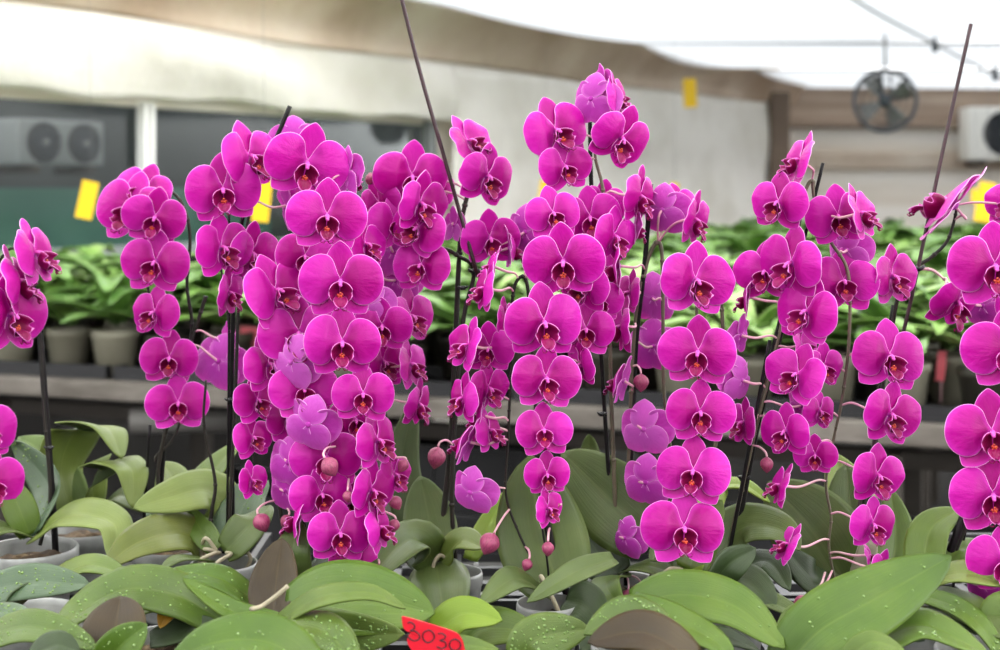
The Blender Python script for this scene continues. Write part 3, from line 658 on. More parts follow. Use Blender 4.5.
# ---- plant with the five-bloom face-on column
p = Plant('potted_orchid', 690, 585, 1.32, 'orchid with one straight column of five large face-on blooms, lowest wide open over the leaves')
d = 1.32; pot(p.root, 690, 582, d, 80, seed=9, roots=1)
p.spike([(692, 575), (705, 500), (722, 400), (722, 310), (716, 272), (706, 262), (698, 285), (697, 340), (700, 410), (695, 470), (684, 520), (678, 550)], 4.5, .04, 'spike_pale')
p.flowers([(696, 280, 78, 18, 0, 10, -.01), (698, 352, 78, 4, 0, 0, -.015), (700, 412, 70, 0, 0, 2, -.02), (693, 471, 78, 4, 0, 2, -.03), (684, 528, 84, -2, 0, 0, -.04)])
leaf(p.root, [(690, 570, d), (700, 530, d+.02), (722, 500, d+.03)], 46, 'mid', (.3, -.9, .5))
leaf(p.root, [(690, 570, d), (712, 495, d+.1), (742, 484, d+.1), (770, 502, d+.08)], 34, 'lime', UP)
leaf(p.root, [(690, 572, d), (672, 550, d+.02), (650, 560, d)], 34, 'mature', UP)

# ---- plant on the thick slanting stake
p = Plant('potted_orchid', 722, 592, 1.34, 'orchid on the thick slanting black stake, edge-on blooms hanging along both sides')
d = 1.34; pot(p.root, 726, 588, d, 82, seed=10)
p.stake([(823, 163), (805, 236), (782, 318), (770, 365)], 3.6, .02); p.stake([(786, 306), (758, 417), (746, 477), (733, 545), (718, 597)], 9, .03); p.clip(743, 478, .03, 5)
p.stake([(770, 340), (748, 455), (722, 590)], 4, .015)
p.spike([(722, 585), (748, 460), (775, 350), (792, 270), (803, 200), (812, 180), (815, 200), (830, 240), (848, 273), (849, 340), (842, 400), (835, 432), (826, 481), (831, 518), (829, 548), (838, 594)], 4.6, .02, 'spike_pale')
p.flowers([(799, 160, 66, -70, 0, 28, .0), (778, 202, 62, -12, 0, 5, -.01), (838, 216, 68, 5, 0, -6, .0), (860, 213, 66, 66, 0, -12, -.03), (790, 263, 76, -20, 0, 6, -.02), (765, 271, 62, -10, 0, 0, .0), (806, 311, 70, -17, 0, 14, -.03),
           (844, 281, 68, 10, 0, 0, .02), (848, 250, 50, 150, 0, 0, .03), (797, 374, 64, -18, 0, 18, -.03), (824, 366, 48, 20, 0, 0, .01), (785, 431, 56, -22, 0, 0, -.02), (820, 411, 42, 30, 0, 10, .0), (815, 455, 44, 0, 0, 0, -.01), (780, 485, 48, -50, 0, 10, -.02), (788, 544, 50, -78, 0, 22, -.03),
           (747, 297, 50, -85, 0, 5, .01), (739, 335, 48, -120, 0, 0, .01), (741, 380, 50, -130, 0, 0, .01), (743, 422, 50, -40, 0, 0, .01), (802, 405, 44, 150, 0, 0, .02), (803, 345, 50, 60, 0, 0, .02), (806, 440, 40, -90, 0, 0, .01),
           (890, 356, 76, 18, 0, 8, -.01), (891, 414, 66, 30, 0, 14, -.02), (878, 475, 62, 30, 0, 10, -.02), (873, 524, 54, 26, 0, 4, -.03), (880, 571, 48, 58, 0, 30, -.03), (868, 555, 30, 80, 0, 0, -.01)])
for b in [(767, 465, 15, .0, 0), (801, 604, 18, -.04, 60), (810, 600, 12, -.03, 60)]: p.bud(*b)
leaf(p.root, [(712, 580, d), (738, 530, d+.02), (778, 528, d-.01), (800, 550, d-.03)], 54, 'mature', (0, -.8, .8))
leaf(p.root, [(708, 592, d-.06), (728, 566, d-.06), (756, 548, d-.05)], 34, 'dark', (.7, -.5, .5), back='mid', fold=.3)
leaf(p.root, [(718, 585, d), (745, 580, d-.03), (776, 606, d-.06)], 44, 'dark', TOP)
leaf(p.root, [(718, 580, d), (765, 560, d-.0), (790, 590, d-.03)], 36, 'dark', UP)
leaf(p.root, [(725, 580, d), (780, 605, d-.06), (808, 622, d-.09)], 30, 'mature', UP)

# ---- plant behind with the very broad leaf; right stake
p = Plant('potted_orchid', 850, 592, 1.40, 'orchid with the broadest dull leaves, tied to the tall thin rod below the fan')
d = 1.40; pot(p.root, 850, 590, d, 84, seed=11)
p.stake([(971, 24), (943, 150), (908, 313), (880, 420), (854, 528), (843, 592)], 4, .01, 'rod'); p.clip(912, 270, .005, 8)
p.stake([(894, 305), (880, 400), (858, 590)], 6, .05)
p.spike([(848, 580), (868, 480), (890, 340), (900, 290), (912, 270), (930, 258), (946, 243), (953, 225), (957, 205), (955, 195)], 5, .02)
p.spike([(916, 269), (932, 270), (945, 280), (955, 289)], 3.4, .02, 'pedicel')
p.flowers([(893, 276, 64, 34, 0, -4, -.02), (951, 203, 106, -76, 0, 50, -.02), (958, 302, 70, 40, 20, 10, -.02), (1012, 204, 56, -30, 0, 20, .0), (983, 305, 56, 150, 0, 0, .02)])
leaf(p.root, [(848, 585, d), (812, 530, d+.01), (768, 482, d+.03)], 92, 'mature', (-.25, -1, .5), fold=.08)
leaf(p.root, [(850, 585, d), (852, 530, d+.05), (846, 462, d+.07)], 70, 'mature', (.2, -1, .3), fold=.08)
leaf(p.root, [(855, 560, d+.06), (850, 500, d+.1), (832, 452, d+.13)], 58, 'light', (.1, -.9, .6))
leaf(p.root, [(888, 585, d), (896, 540, d+.02), (890, 488, d+.04)], 40, 'mid', FACE)
leaf(p.root, [(845, 590, d), (815, 580, d-.03), (785, 548, d-.03)], 46, 'dark', TOP)
leaf(p.root, [(855, 590, d), (868, 545, d-.02), (860, 520, d)], 22, 'white', FACE)

# ---- far-right plant
p = Plant('potted_orchid', 935, 590, 1.27, 'orchid at the far-right edge with the largest blooms stacked in one half-cropped column')
d = 1.27; pot(p.root, 940, 600, d, 84, seed=12)
p.stake([(1010, 400), (964, 516), (949, 555), (932, 598)], 9, .03); p.stake([(968, 520), (950, 600)], 3, .04); p.stake([(948, 520), (928, 555), (922, 590)], 4, .04)
p.spike([(940, 590), (975, 500), (1015, 380), (1035, 280), (1025, 225), (1005, 230), (1000, 300), (1008, 360), (995, 430), (995, 500), (1005, 560), (1022, 630)], 5, .03)
p.flowers([(995, 266, 95, 2, 0, 2, -.01), (1010, 350, 92, 0, 0, 0, -.015), (992, 432, 90, 5, 0, 2, -.02), (993, 495, 86, 0, 0, 2, -.025), (1004, 561, 76, 0, 0, 0, -.03), (1020, 622, 66, 0, 0, 0, -.03), (984, 584, 50, 160, 0, 0, .01), (1025, 300, 70, 30, 0, 0, .03)])
leaf(p.root, [(922, 578, d), (930, 530, d+.03), (960, 508, d+.05)], 42, 'mid', (-.5, -.8, .7))
leaf(p.root, [(925, 585, d), (960, 572, d-.02), (1010, 585, d-.04)], 42, 'light', UP)
leaf(p.root, [(925, 585, d), (962, 548, d+.03), (1000, 545, d+.04)], 30, 'mid', UP)
leaf(p.root, [(930, 590, d), (965, 608, d-.05), (1010, 640, d-.1)], 52, 'mature', UP)

# ================================================================== FRONT ROW OF LEAFY PLANTS
def front(px, py, d, label, potw=90, rim=None, seed=0):
    p = Plant('leafy_orchid', px, py, d, label, 'orchid'); pot(p.root, px, rim or py+10, d, potw, seed=seed, roots=0); return p
p = front(22, 622, 1.26, 'leafy orchid in the front-left corner with a blue-green dewy leaf over its grey pot', 120, 616, 21)
d = 1.26; q = p.root
leaf(q, [(-20, 592, d), (30, 582, d-.01), (90, 584, d-.02)], 42, 'blue', (0, -.75, .8))
leaf(q, [(20, 610, d+.08), (80, 566, d+.08), (128, 574, d+.06)], 40, 'mid', UP)
leaf(q, [(-25, 612, d-.06), (10, 612, d-.07), (36, 622, d-.08)], 28, 'blue', UP)
leaf(q, [(-30, 645, d-.1), (28, 626, d-.12), (84, 642, d-.14), (92, 655, d-.14)], 40, 'wet', TOP)
leaf(q, [(0, 615, d-.02), (14, 600, d-.01), (40, 580, d)], 30, 'dark', (0, -.5, -.6), back='dark')
leaf(q, [(30, 660, d-.15), (55, 645, d-.15), (80, 652, d-.15)], 34, 'dark', TOP)
p = front(165, 640, 1.24, 'leafy orchid with a wide water-beaded arching leaf and one upright brown-backed leaf', 96, 640, 22)
d = 1.24; q = p.root
leaf(q, [(225, 622, d+.02), (180, 596, d), (128, 588, d-.02), (82, 610, d-.06), (54, 636, d-.1)], 54, 'wet', (-.1, -.75, .8))
leaf(q, [(108, 665, d-.1), (115, 630, d-.09), (120, 596, d-.06)], 62, 'purple', (.1, -1, .25), fold=.3, back='mid')
leaf(q, [(100, 668, d-.14), (122, 645, d-.14), (147, 624, d-.13)], 40, 'bright', (.4, -.9, .4), fold=.3)
leaf(q, [(140, 615, d+.02), (160, 606, d), (182, 608, d)], 22, 'mid', UP)
leaf(q, [(180, 606, d+.02), (168, 612, d), (160, 628, d-.01)], 22, 'yellow', TOP)
leaf(q, [(150, 640, d), (185, 628, d), (215, 620, d)], 30, 'dark', TOP)
p = front(285, 632, 1.23, 'leafy orchid with a huge smooth leaf and a brown leaf crossed by a root', 96, 640, 23)
d = 1.23; q = p.root
leaf(q, [(284, 610, d), (330, 600, d-.02), (385, 604, d-.04), (434, 613, d-.05)], 88, 'bright', (0, -.75, .75), fold=.16)
leaf(q, [(276, 622, d-.06), (318, 598, d-.08), (368, 592, d-.09), (406, 608, d-.09)], 26, 'mid', (.2, -.7, .9), fold=.2)
leaf(q, [(288, 622, d-.02), (340, 632, d-.05), (404, 634, d-.07)], 46, 'wet', (0, -1, .2))
leaf(q, [(272, 618, d+.0), (276, 580, d+.03), (282, 538, d+.05)], 50, 'purple', (-.15, -1, .2), fold=.4, back='back')
leaf(q, [(284, 622, d-.04), (235, 612, d-.06), (183, 579, d-.06)], 26, 'bright', (.3, -.6, .9), fold=.3)
leaf(q, [(262, 606, d+.04), (220, 578, d+.03), (168, 570, d+.03)], 40, 'bright', UP)
leaf(q, [(318, 675, d-.14), (270, 642, d-.15), (215, 642, d-.16), (168, 662, d-.17)], 62, 'bright', TOP)
leaf(q, [(282, 625, d-.08), (318, 628, d-.1), (345, 650, d-.12), (352, 670, d-.13)], 50, 'wet', UP)
mb = MB(); mb.tube([v-q.location for v in spline([at(288, 586, d-.10), at(276, 596, d-.10), at(262, 606, d-.1), at(251, 609, d-.11)], 6)], .0019, M['root'], 8); mb.build('aerial_root', q)
p = front(478, 640, 1.22, 'leafy orchid at bottom centre with a short yellow-green rounded leaf by the red tag', 96, 645, 24)
d = 1.22; q = p.root
leaf(q, [(432, 634, d-.02), (462, 614, d-.02), (502, 620, d-.03)], 40, 'lime', (0, -.7, .8))
leaf(q, [(450, 668, d), (480, 630, d+.01), (538, 632, d-.02)], 52, 'mid', TOP)
leaf(q, [(524, 668, d-.06), (535, 640, d-.06), (590, 628, d-.05)], 48, 'wet', (-.1, -.9, .6))
leaf(q, [(430, 660, d-.1), (455, 644, d-.1), (500, 650, d-.1)], 20, 'mid', TOP)
leaf(q, [(470, 640, d+.03), (500, 618, d+.08), (520, 622, d+.08)], 36, 'dark', TOP)
p = front(640, 640, 1.22, 'leafy orchid at the lower edge under the face-on column, one leaf showing a brown underside', 96, 645, 25)
d = 1.22; q = p.root
leaf(q, [(630, 606, d), (678, 594, d-.02), (735, 606, d-.05), (785, 648, d-.08)], 58, 'bright', (.05, -.8, .75), fold=.1)
leaf(q, [(630, 600, d-.03), (680, 622, d-.06), (720, 645, d-.09), (735, 672, d-.1)], 40, 'bright', (.4, -.8, .6), fold=.12)
leaf(q, [(676, 640, d-.06), (632, 612, d-.06), (584, 634, d-.08)], 40, 'wet', TOP)
leaf(q, [(700, 664, d-.1), (645, 632, d-.11), (588, 642, d-.12)], 52, 'purple', TOP, back='purple')
leaf(q, [(660, 650, d), (720, 636, d), (760, 650, d)], 34, 'dark', UP)
leaf(q, [(640, 628, d+.04), (605, 632, d+.04), (580, 650, d+.03)], 40, 'dark', TOP)
p = front(850, 650, 1.16, 'leafy orchid at the lower edge with one long bright leaf pointing up across the others', 96, 660, 26)
d = 1.16; q = p.root
leaf(q, [(782, 672, d-.02), (820, 630, d-.02), (880, 596, d), (951, 556, d+.03)], 74, 'bright', (-.3, -.85, .55), fold=.1)
leaf(q, [(915, 592, d+.08), (955, 606, d+.05), (985, 630, d+.02), (1003, 662, d)], 30, 'bright', (.2, -.7, .9))
leaf(q, [(860, 650, d), (920, 624, d), (990, 655, d-.02)], 52, 'bright', UP)
leaf(q, [(850, 640, d+.02), (890, 628, d+.02), (925, 640, d+.01)], 30, 'blue', TOP)
leaf(q, [(840, 650, d+.05), (806, 618, d+.05), (776, 634, d+.03)], 36, 'wet', TOP)
leaf(q, [(840, 670, d-.06), (870, 642, d-.06), (905, 650, d-.06)], 26, 'mid', TOP)
p = front(985, 640, 1.2, 'leafy orchid in the lower right corner, dull leaves below the cropped blooms', 96, 650, 27)
d = 1.2; q = p.root
leaf(q, [(985, 632, d), (955, 606, d+.04), (925, 610, d+.06)], 34, 'dark', TOP)
leaf(q, [(990, 632, d), (1010, 610, d), (1040, 620, d)], 44, 'mid', TOP)

# ---- red price tag with its handwriting, stuck among the front leaves
TD = 1.10
def tagp(px, py, off=0.0):
    t = (px-432)/34.0; return at(px, py, TD+.004*t+.0008*(py-635)/10-off)
org = at(433, 660, TD)
tg = empty('price_tag', org); tag(tg, 'small red tag with handwritten number 3030 stuck among the front leaves', 'tag')
ol = outline([(402, 619), (405, 617), (430, 624), (452, 631), (460, 636), (464, 645), (464, 655), (452, 659), (440, 672), (433, 700), (428, 672), (416, 655), (410, 648), (407, 640), (411, 632), (404, 629)], 3)
vs = [tagp(435, 645)-org]+[tagp(x, y)-org for x, y in ol]; n_ = len(ol)
mb = MB(); mb.slab(vs, [(0, 1+k, 1+(k+1) % n_) for k in range(n_)], [1+k for k in range(n_)], .0012, M['red_tag'], M['red_tag'], M['red_tag'], hint=Vector((0, -1, 0)))
mb.build('plate', tg, smooth=False)
mb = MB()
for st in ([(407.5, 623.5), (410, 622), (414, 624.5), (414.5, 628), (410, 631), (415, 631), (419.5, 635), (418.5, 639.5), (413, 640.5), (408, 637)],
           [(428, 630), (423.5, 633), (423, 638.5), (427, 642.5), (432, 641), (434.5, 636.5), (432, 631.5), (428, 630)],
           [(438, 634), (441.5, 633.2), (445.5, 636), (444, 639), (440, 640.5), (445, 642), (446, 646), (442, 648.5), (437, 646.5)],
           [(455, 639), (451, 641), (449.5, 645.5), (452, 649.5), (457, 650), (460.5, 646.5), (459.5, 641.5), (455, 639)]):
    mb.tube([tagp(x, y, .0004)-org for x, y in spline([Vector((a, b, 0)) for a, b in st], 4) for x, y in [(x, y)]] if False else [tagp(v.x, v.y, .0004)-org for v in spline([Vector((a, b, 0)) for a, b in st], 4)], .00055, M['ink'], 6)
mb.build('handwriting', tg)

# ================================================================== BENCHES, TRAYS, FLOOR
U = Vector((.9455, -.3257, 0)); V = Vector((.3257, .9455, 0)); P0 = Vector((-1.296, 3.6, 0))
def bp(u, v, z): return P0+U*u+V*v+Vector((0, 0, z))
RB = Matrix((U, V, (0, 0, 1))).transposed()
def bench(u0, u1, v0, v1, label, front_rail=True, name='rear_bench', cross=True):
    c = bp((u0+u1)/2, (v0+v1)/2, 0); root = empty(name, c); tag(root, label, 'bench')
    def loc(u, v, z): return bp(u, v, z)-c
    L = u1-u0; W = v1-v0; um = (u0+u1)/2
    mb = MB(); nsl = int(W/.12)
    for i in range(nsl):
        v = v0+(i+.5)*W/nsl; mb.box(loc(um, v, BENCH-.012), (L, .085, .02), M['bench_dark'], RB, .003)
    mb.build('slatted_top', root)
    for v, m in ((v0, 'rail'), (v1, 'rail')):
        mb = MB(); mb.box(loc(um, v, BENCH-.022), (L, .05, .048), M[m], RB, .006); mb.build('rail', root)
    if cross:
        mb = MB(); mb.box(loc(um, v0+.3, BENCH-.13), (L, .04, .04), M['bench_dark'], RB, .004); mb.build('lower_rail', root)
    k = max(2, int(L/1.15)+1)
    for i in range(k):
        u = u0+.1+(L-.2)*i/(k-1)
        for v in (v0+.06, v1-.06):
            mb = MB(); mb.box(loc(u, v, (BENCH-.075)/2), (.055, .055, BENCH-.075), M['bench_dark'], RB, .004); mb.build('leg', root)
    return root
bench(-1.3, 4.6, 0, 1.15, 'weathered rear bench nearest the flowers, pale rail along its front edge')
bench(-.2, 5.8, 1.75, 2.9, 'second rear bench behind the first, packed with leafy pots', cross=False)
bench(1.0, 7.0, 3.5, 4.9, 'farthest rear bench in front of the pale back wall', cross=False)
# the bench that carries the flowering plants (level with the camera axis)
root = empty('display_bench', (0, 1.35, 0)); tag(root, 'wire mesh display bench under the flowering orchids and their black trays', 'bench')
mb = MB()
for i in range(56): mb.box((-1.3+i*.047, 0, BENCH-.006), (.006, 1.0, .006), M['metal'])
for j in range(20): mb.box((0, -.49+j*.0515, BENCH-.011), (2.64, .005, .005), M['metal'])
mb.build('mesh_top', root, False)
for y in (-.5, .5):
    mb = MB(); mb.box((0, y, BENCH-.03), (2.7, .035, .05), M['metal'], None, .004); mb.build('rail', root)
for x in (-1.25, 0, 1.25):
    for y in (-.46, .46):
        mb = MB(); mb.box((x, y, (BENCH-.05)/2), (.04, .04, BENCH-.05), M['metal'], None, .003); mb.build('leg', root)
# black carrying trays (grids of holes) under the pots
def tray_mesh():
    mb = MB(); W, D, nx, ny, z = .50, .27, 7, 4, .0
    for i in range(nx+1): mb.box((-W/2+i*W/nx, 0, .006), (.012, D, .010), M['tray'])
    for j in range(ny+1): mb.box((0, -D/2+j*D/ny, .006), (W, .012, .010), M['tray'])
    for s in (-1, 1):
        mb.box((s*W/2, 0, .018), (.008, D+.01, .036), M['tray']); mb.box((0, s*D/2, .018), (W, .008, .036), M['tray'])
    return mb.mesh('seedling_tray', False)
TM = tray_mesh()
for j, y in enumerate((1.08, 1.37, 1.66)):
    for i in range(5):
        o = link('seedling_tray', TM); o.location = (-1.08+i*.53, y, BENCH)
        tag(o, 'black plastic carrying tray with square holes under the orchid pots', 'tray', 'black carrying trays on the display bench')
def left_of_wall(pt):   # True when the point lies in front of the window wall
    return (pt-Vector((-1.8, 5, 0))).dot(Vector((.833, -.553, 0)).normalized()) > .22
for i in range(9):
    o = link('seedling_tray', TM); o.location = bp(-1.0+i*.53, .15, BENCH); o.rotation_euler = (0, 0, math.atan2(U.y, U.x))
    tag(o, 'black plastic tray holding the front line of pots on the pale-railed rear bench', 'tray', 'black trays along the front of the rear bench')
# dark crates added to blacken the space under the rear bench; a grey pipe
def filler_crate_mesh():
    mb = MB(); mb.box((0, 0, .006), (.56, .36, .012), M['tray'])
    for s in (-1, 1):
        mb.box((s*.275, 0, .09), (.012, .36, .18), M['tray'], None, .003); mb.box((0, s*.175, .09), (.56, .012, .18), M['tray'], None, .003)
        mb.box((s*.283, 0, .172), (.016, .385, .02), M['tray'], None, .003); mb.box((0, s*.183, .172), (.58, .016, .02), M['tray'], None, .003)
        for i in range(5): mb.box((-.22+i*.11, s*.183, .09), (.012, .008, .16), M['tray'])
    return mb.mesh('filler_crate', False)
CM = filler_crate_mesh()
for i in range(8):
    for k in range(2 if i % 3 else 3):
        if i in (1,) and k: continue
        if not left_of_wall(bp(-.9+i*.66, .75, 0)+U*-.33): continue
        o = link('filler_crate', CM); o.location = bp(-.9+i*.66, .75, k*.184); o.rotation_euler = (0, 0, math.atan2(U.y, U.x)+R.uniform(-.05, .05))
        tag(o, 'black filler crate added to darken the space under the pale-railed rear bench', 'crate', 'added black crates darkening the space under the rear bench')
c = at(131, 421, 3.5); mb = MB(); rot = V.to_track_quat('Z', 'Y').to_matrix()
pv = (V*.42+U*.9).normalized(); rot = pv.to_track_quat('Z', 'Y').to_matrix()
mb.lathe([(.026, 0), (.032, 0), (.032, .3), (.026, .3)], M['pipe'], 24, (0, 0, 0), rot, True)
o = mb.build('drain_pipe', None, True, c); tag(o, 'open grey pipe end poking out under the rear bench', 'pipe')
mb = MB(); mb.box((.8, 4.5, -.05), (18, 22, .1), M['floor']); struct(mb.build('floor', None, False))

# ================================================================== REAR PLANTS
def rear_foliage(seed, n, size):
    r = random.Random(seed); mb = MB(); m = GRN[seed % 3]
    for k in range(n):
        a = 2*PI*k/n*1.37+r.uniform(-.4, .4); ln = size*r.uniform(.75, 1.15); rise = r.uniform(.2, 1.0); w = ln*r.uniform(.19, .27)
        D = Vector((math.cos(a), math.sin(a), 0)); S = Vector((-math.sin(a), math.cos(a), 0)); vs = []; ac = []; al = []
        for i in range(9):
            t = i/8; h = ln*(rise*t*1.15-1.0*rise*t*t*r.uniform(.8, .86)); c_ = D*(ln*t*(1-.25*rise))+Vector((0, 0, .095+max(-.05, h)+.02*k/n))
            ww = w/2*max(.05, math.sin(PI*min(1, (.12+t*.88)**.9)))**.65
            for s_ in (-1, -.5, 0, .5, 1): vs.append(c_+S*ww*s_+Vector((0, 0, abs(s_)*ww*.35))); ac.append(s_); al.append(t)
        fs = [(i*5+j, (i+1)*5+j, (i+1)*5+j+1, i*5+j+1) for i in range(8) for j in range(4)]
        loop = [i*5 for i in range(9)]+[40+j for j in range(1, 5)]+[i*5+4 for i in range(7, -1, -1)]+[3, 2, 1]
        mb.slab(vs, fs, loop, .0015, m, m, m, hint=Vector((0, 0, 1)), across=ac, along=al)
    return mb
def rear_pot(mb, r=.044, h=.09):
    mb.lathe([(r*.9, h-.004), (r, h), (r*1.06, h-.004), (r*1.06, h-.014), (r, h-.016), (r*.76, 0), (.001, 0), (.001, .003), (r*.7, .003), (r*.9, h-.004)], M['pot_dirty'], 20)
    mb.lathe([(.001, h-.012), (r*.9, h-.016)], M['moss'], 20)
FOL = [rear_foliage(k, 8+k % 3, .20+.025*(k % 3)).mesh('leaves') for k in range(6)]
mb = MB(); rear_pot(mb); POTM = mb.mesh('pot')
WH = []
for k in range(4):
    mb = rear_foliage(20+k, 9, .24); rear_pot(mb); WH.append(mb.mesh('leafy_rear_orchid'))
count = 0
for (u0, u1, v0, v1, su, sv) in ((-1.2, 4.5, .09, 1.1, .165, .17), (-.1, 5.7, 1.84, 2.85, .20, .21), (1.1, 6.9, 3.6, 4.85, .23, .24)):
    nv_ = int((v1-v0)/sv)+1
    for j in range(nv_):
        v = v0+j*sv; u = u0+(j % 2)*su*.5
        while u < u1:
            pt = bp(u+R.uniform(-.02, .02), v+R.uniform(-.015, .015), BENCH)
            pxl = 500+F*pt.x/pt.y; u += su
            if not (-60 < pxl < 1060) or not left_of_wall(pt): continue
            s = R.uniform(1.2, 1.5)*(1.0 if v0 < 1 else 1.12); rz = R.uniform(0, 6.28)
            if v0 < 1 :
                o = empty('leafy_rear_orchid', pt); o.rotation_euler = (0, 0, rz); o.scale = (s,)*3
                link('pot', POTM, o); link('leaves', FOL[R.randrange(6)], o)
                if j == 0: tag(o, 'out-of-focus flowerless orchid in the front line of the rear bench, just over its pale rail', 'plant', 'front line of leafy orchids on the rear bench')
                else: tag(o, 'out-of-focus flowerless orchid standing deeper on the rear bench', 'plant', 'leafy orchids deeper on the rear bench')
            else:
                o = link('leafy_rear_orchid', WH[R.randrange(4)]); o.location = pt; o.rotation_euler = (0, 0, rz); o.scale = (s,)*3
                if v0 < 3: tag(o, 'blurred flowerless orchid on the second rear bench', 'plant', 'leafy orchids on the second rear bench')
                else: tag(o, 'blurred flowerless orchid on the farthest bench by the back wall', 'plant', 'leafy orchids on the farthest bench')
            count += 1
print('rear plants', count)

# small coloured cards on sticks among the rear plants
def card(px, py, d, w, h, tilt, mat, label, name, cat, stick='down', rz=0.0):
    c = at(px, py, d); k = d/F; root = empty(name, c); tag(root, label, cat)
    rot = Matrix.Rotation(rz, 3, 'Z') @ Matrix.Rotation(math.radians(tilt), 3, 'Y')
    mb = MB(); mb.box((0, 0, 0), (w*k, .002, h*k), M[mat], rot, .0008); mb.build('card', root, False)
    mb = MB()
    if stick == 'down': mb.tube([rot @ Vector((0, .003, h*k*.3)), Vector((0, .003, BENCH+.02-c.z))], .0025, M['pedicel'], 6); mb.build('stick', root)
    else:
        top = Vector((0, 0, EYE+.89-c.z)); mb.tube([rot @ Vector((0, .0, h*k*.48)), rot @ Vector((0, 0, h*k*.6)), top], .0005, M['wire'], 6); mb.build('hanging_wire', root)
    return root
card(87, 200, 3.9, 17, 38, 12, 'sticky', 'yellow sticky insect card hanging in front of the window, tilted', 'sticky_trap', 'insect trap', 'up')
card(690, 93, 8.3, 13, 29, -3, 'sticky', 'yellow sticky insect card high up, dangling just under the roof edge', 'sticky_trap', 'insect trap', 'up')
card(545, 192, 6.6, 12, 23, 8, 'sticky', 'small pale yellow sticky card showing between the middle blooms and the cream wall', 'sticky_trap', 'insect trap', 'up')
card(674, 192, 6.8, 8, 18, 4, 'sticky', 'sliver of yellow card behind the bloom with a pale back', 'sticky_trap', 'insect trap', 'up')
card(262, 200, 3.9, 17, 44, 6, 'sticky', 'yellow sticky card mostly hidden behind the upper-left blooms', 'sticky_trap', 'insect trap', 'up')
card(985, 202, 4.4, 17, 40, 10, 'sticky', 'yellow sticky card at the picture edge under the air conditioner', 'sticky_trap', 'insect trap', 'up')
card(975, 196, 6.0, 8, 14, 0, 'sticky', 'smallest yellow sticky card, beside the larger one under the air conditioner', 'sticky_trap', 'insect trap', 'up')
card(249, 337, 3.5, 19, 21, 4, 'pink_tag', 'pink card on a stick among the rear plants, beside the pale-backed bloom', 'plant_label', 'label')
card(941, 366, 3.0, 9, 30, 5, 'pink_tag', 'narrow pink card on the rear bench near the far-right blooms', 'plant_label', 'label')

# ================================================================== LEFT WALL WITH WINDOWS
def wd(px): return 5.0/(1-.00070*px)
def wp(px, z): d_ = wd(px); return Vector(((px-500)/F*d_, d_, z))
WA, WB = wp(-420, 0), wp(778, 0); WU = (WB-WA).normalized(); WN = Vector((WU.y, -WU.x, 0))     # WN looks into the house
RW = Matrix((WU, -WN, (0, 0, 1))).transposed()
def wall_box(name, a, b, z0, z1, th, mat, off=0.0, parent=None, bev=0.0):
    c = (a+b)/2+WN*off; L = (b-a).length; mb = MB(); mb.box((c.x, c.y, (z0+z1)/2), (L, th, z1-z0), M[mat], RW, bev)
    return mb.build(name, parent, False)
ZT = EYE+.355; ZB = 1.02; ZC = EYE+.9
wl = wall_box('wall_left', WA, wp(432, 0), 0, ZB, .08, 'floor', -.04); struct(wl)  # lower wall coloured dark in place of the shade under the bench
struct(wall_box('wall_left.001', wp(434, 0), WB, 0, ZC, .08, 'cream', -.04))
struct(wall_box('wall_left.002', WA, wp(432, 0), ZT-.02, ZC, .08, 'cream', -.06))
w_edges = [(-420, -150), (-150, 148), (148, 430)]
for i, (a, b) in enumerate(w_edges):
    w = empty(f'window_{i+1}', wp((a+b)/2, ZB)); w['kind'] = 'structure'
    o = wall_box('glass_pane', wp(a, 0), wp(b, 0), ZB, ZT, .006, 'glass', -.03); o.parent = w; o.location = -w.location
    for q, (m, wd_) in ((b-2, ('white_frame', .021)),) if i < 2 else ((b, ('grey_frame', .06)),):
        for s in ((-.018, .018) if i < 2 else (0,)):
            cc = wp(q, 0)+WU*s; mb = MB(); mb.box((cc.x, cc.y, (ZB+ZT)/2), (wd_, .05, ZT-ZB), M[m], RW, .004)
            o = mb.build('frame_post', w, False); o.location = -w.location
    o = wall_box('sill', wp(a, 0), wp(b, 0), ZB-.03, ZB+.01, .10, 'grey_frame', .0); o.parent = w; o.location = -w.location
# cloth screen that hangs over the top of the windows: a rolled, gently sagging sheet
def cloth(name, pts_fn, nu, nv, th, mat, hint, kind=True):
    vs = [pts_fn(i/nu, j/nv) for i in range(nu+1) for j in range(nv+1)]; W = nv+1
    fs = [(i*W+j, (i+1)*W+j, (i+1)*W+j+1, i*W+j+1) for i in range(nu) for j in range(nv)]
    loop = [i*W for i in range(nu+1)]+[nu*W+j for j in range(1, nv+1)]+[i*W+nv for i in range(nu-1, -1, -1)]+[j for j in range(nv-1, 0, -1)]
    mb = MB(); mb.slab(vs, fs, loop, th, M[mat], M[mat], M[mat], hint=hint); return mb.build(name)
rr = random.Random(3); PH = [rr.uniform(0, 6.3) for _ in range(8)]
def ridge(u): return EYE+.655+.012*math.sin(6*u+PH[0])+.006*math.sin(22*u+PH[1])
UE = (wp(436, 0)-WA).length/(WB-WA).length
def screen(u, v, full=False):
    a = WA.lerp(WB, u); zb = .35 if full else ZT+.008*math.sin(42*u+PH[2])+.006*math.sin(100*u+PH[3])-.004*math.sin(17*u)
    z = ridge(u)+(zb-ridge(u))*v; q = min(1, v*(3 if full else 1)); bulge = .10+.03*math.sin(PI*q)+.018*math.sin(16*u+3*v+PH[4])*q+.012*math.sin(35*u-5*v+PH[5])
    return Vector((a.x, a.y, z))+WN*bulge
o = cloth('cloth_screen', lambda u, v: screen(u*UE, v), 150, 14, .004, 'curtain', WN); tag(o, 'white cloth screen hanging along the tops of the windows, ragged lower hem', 'screen')
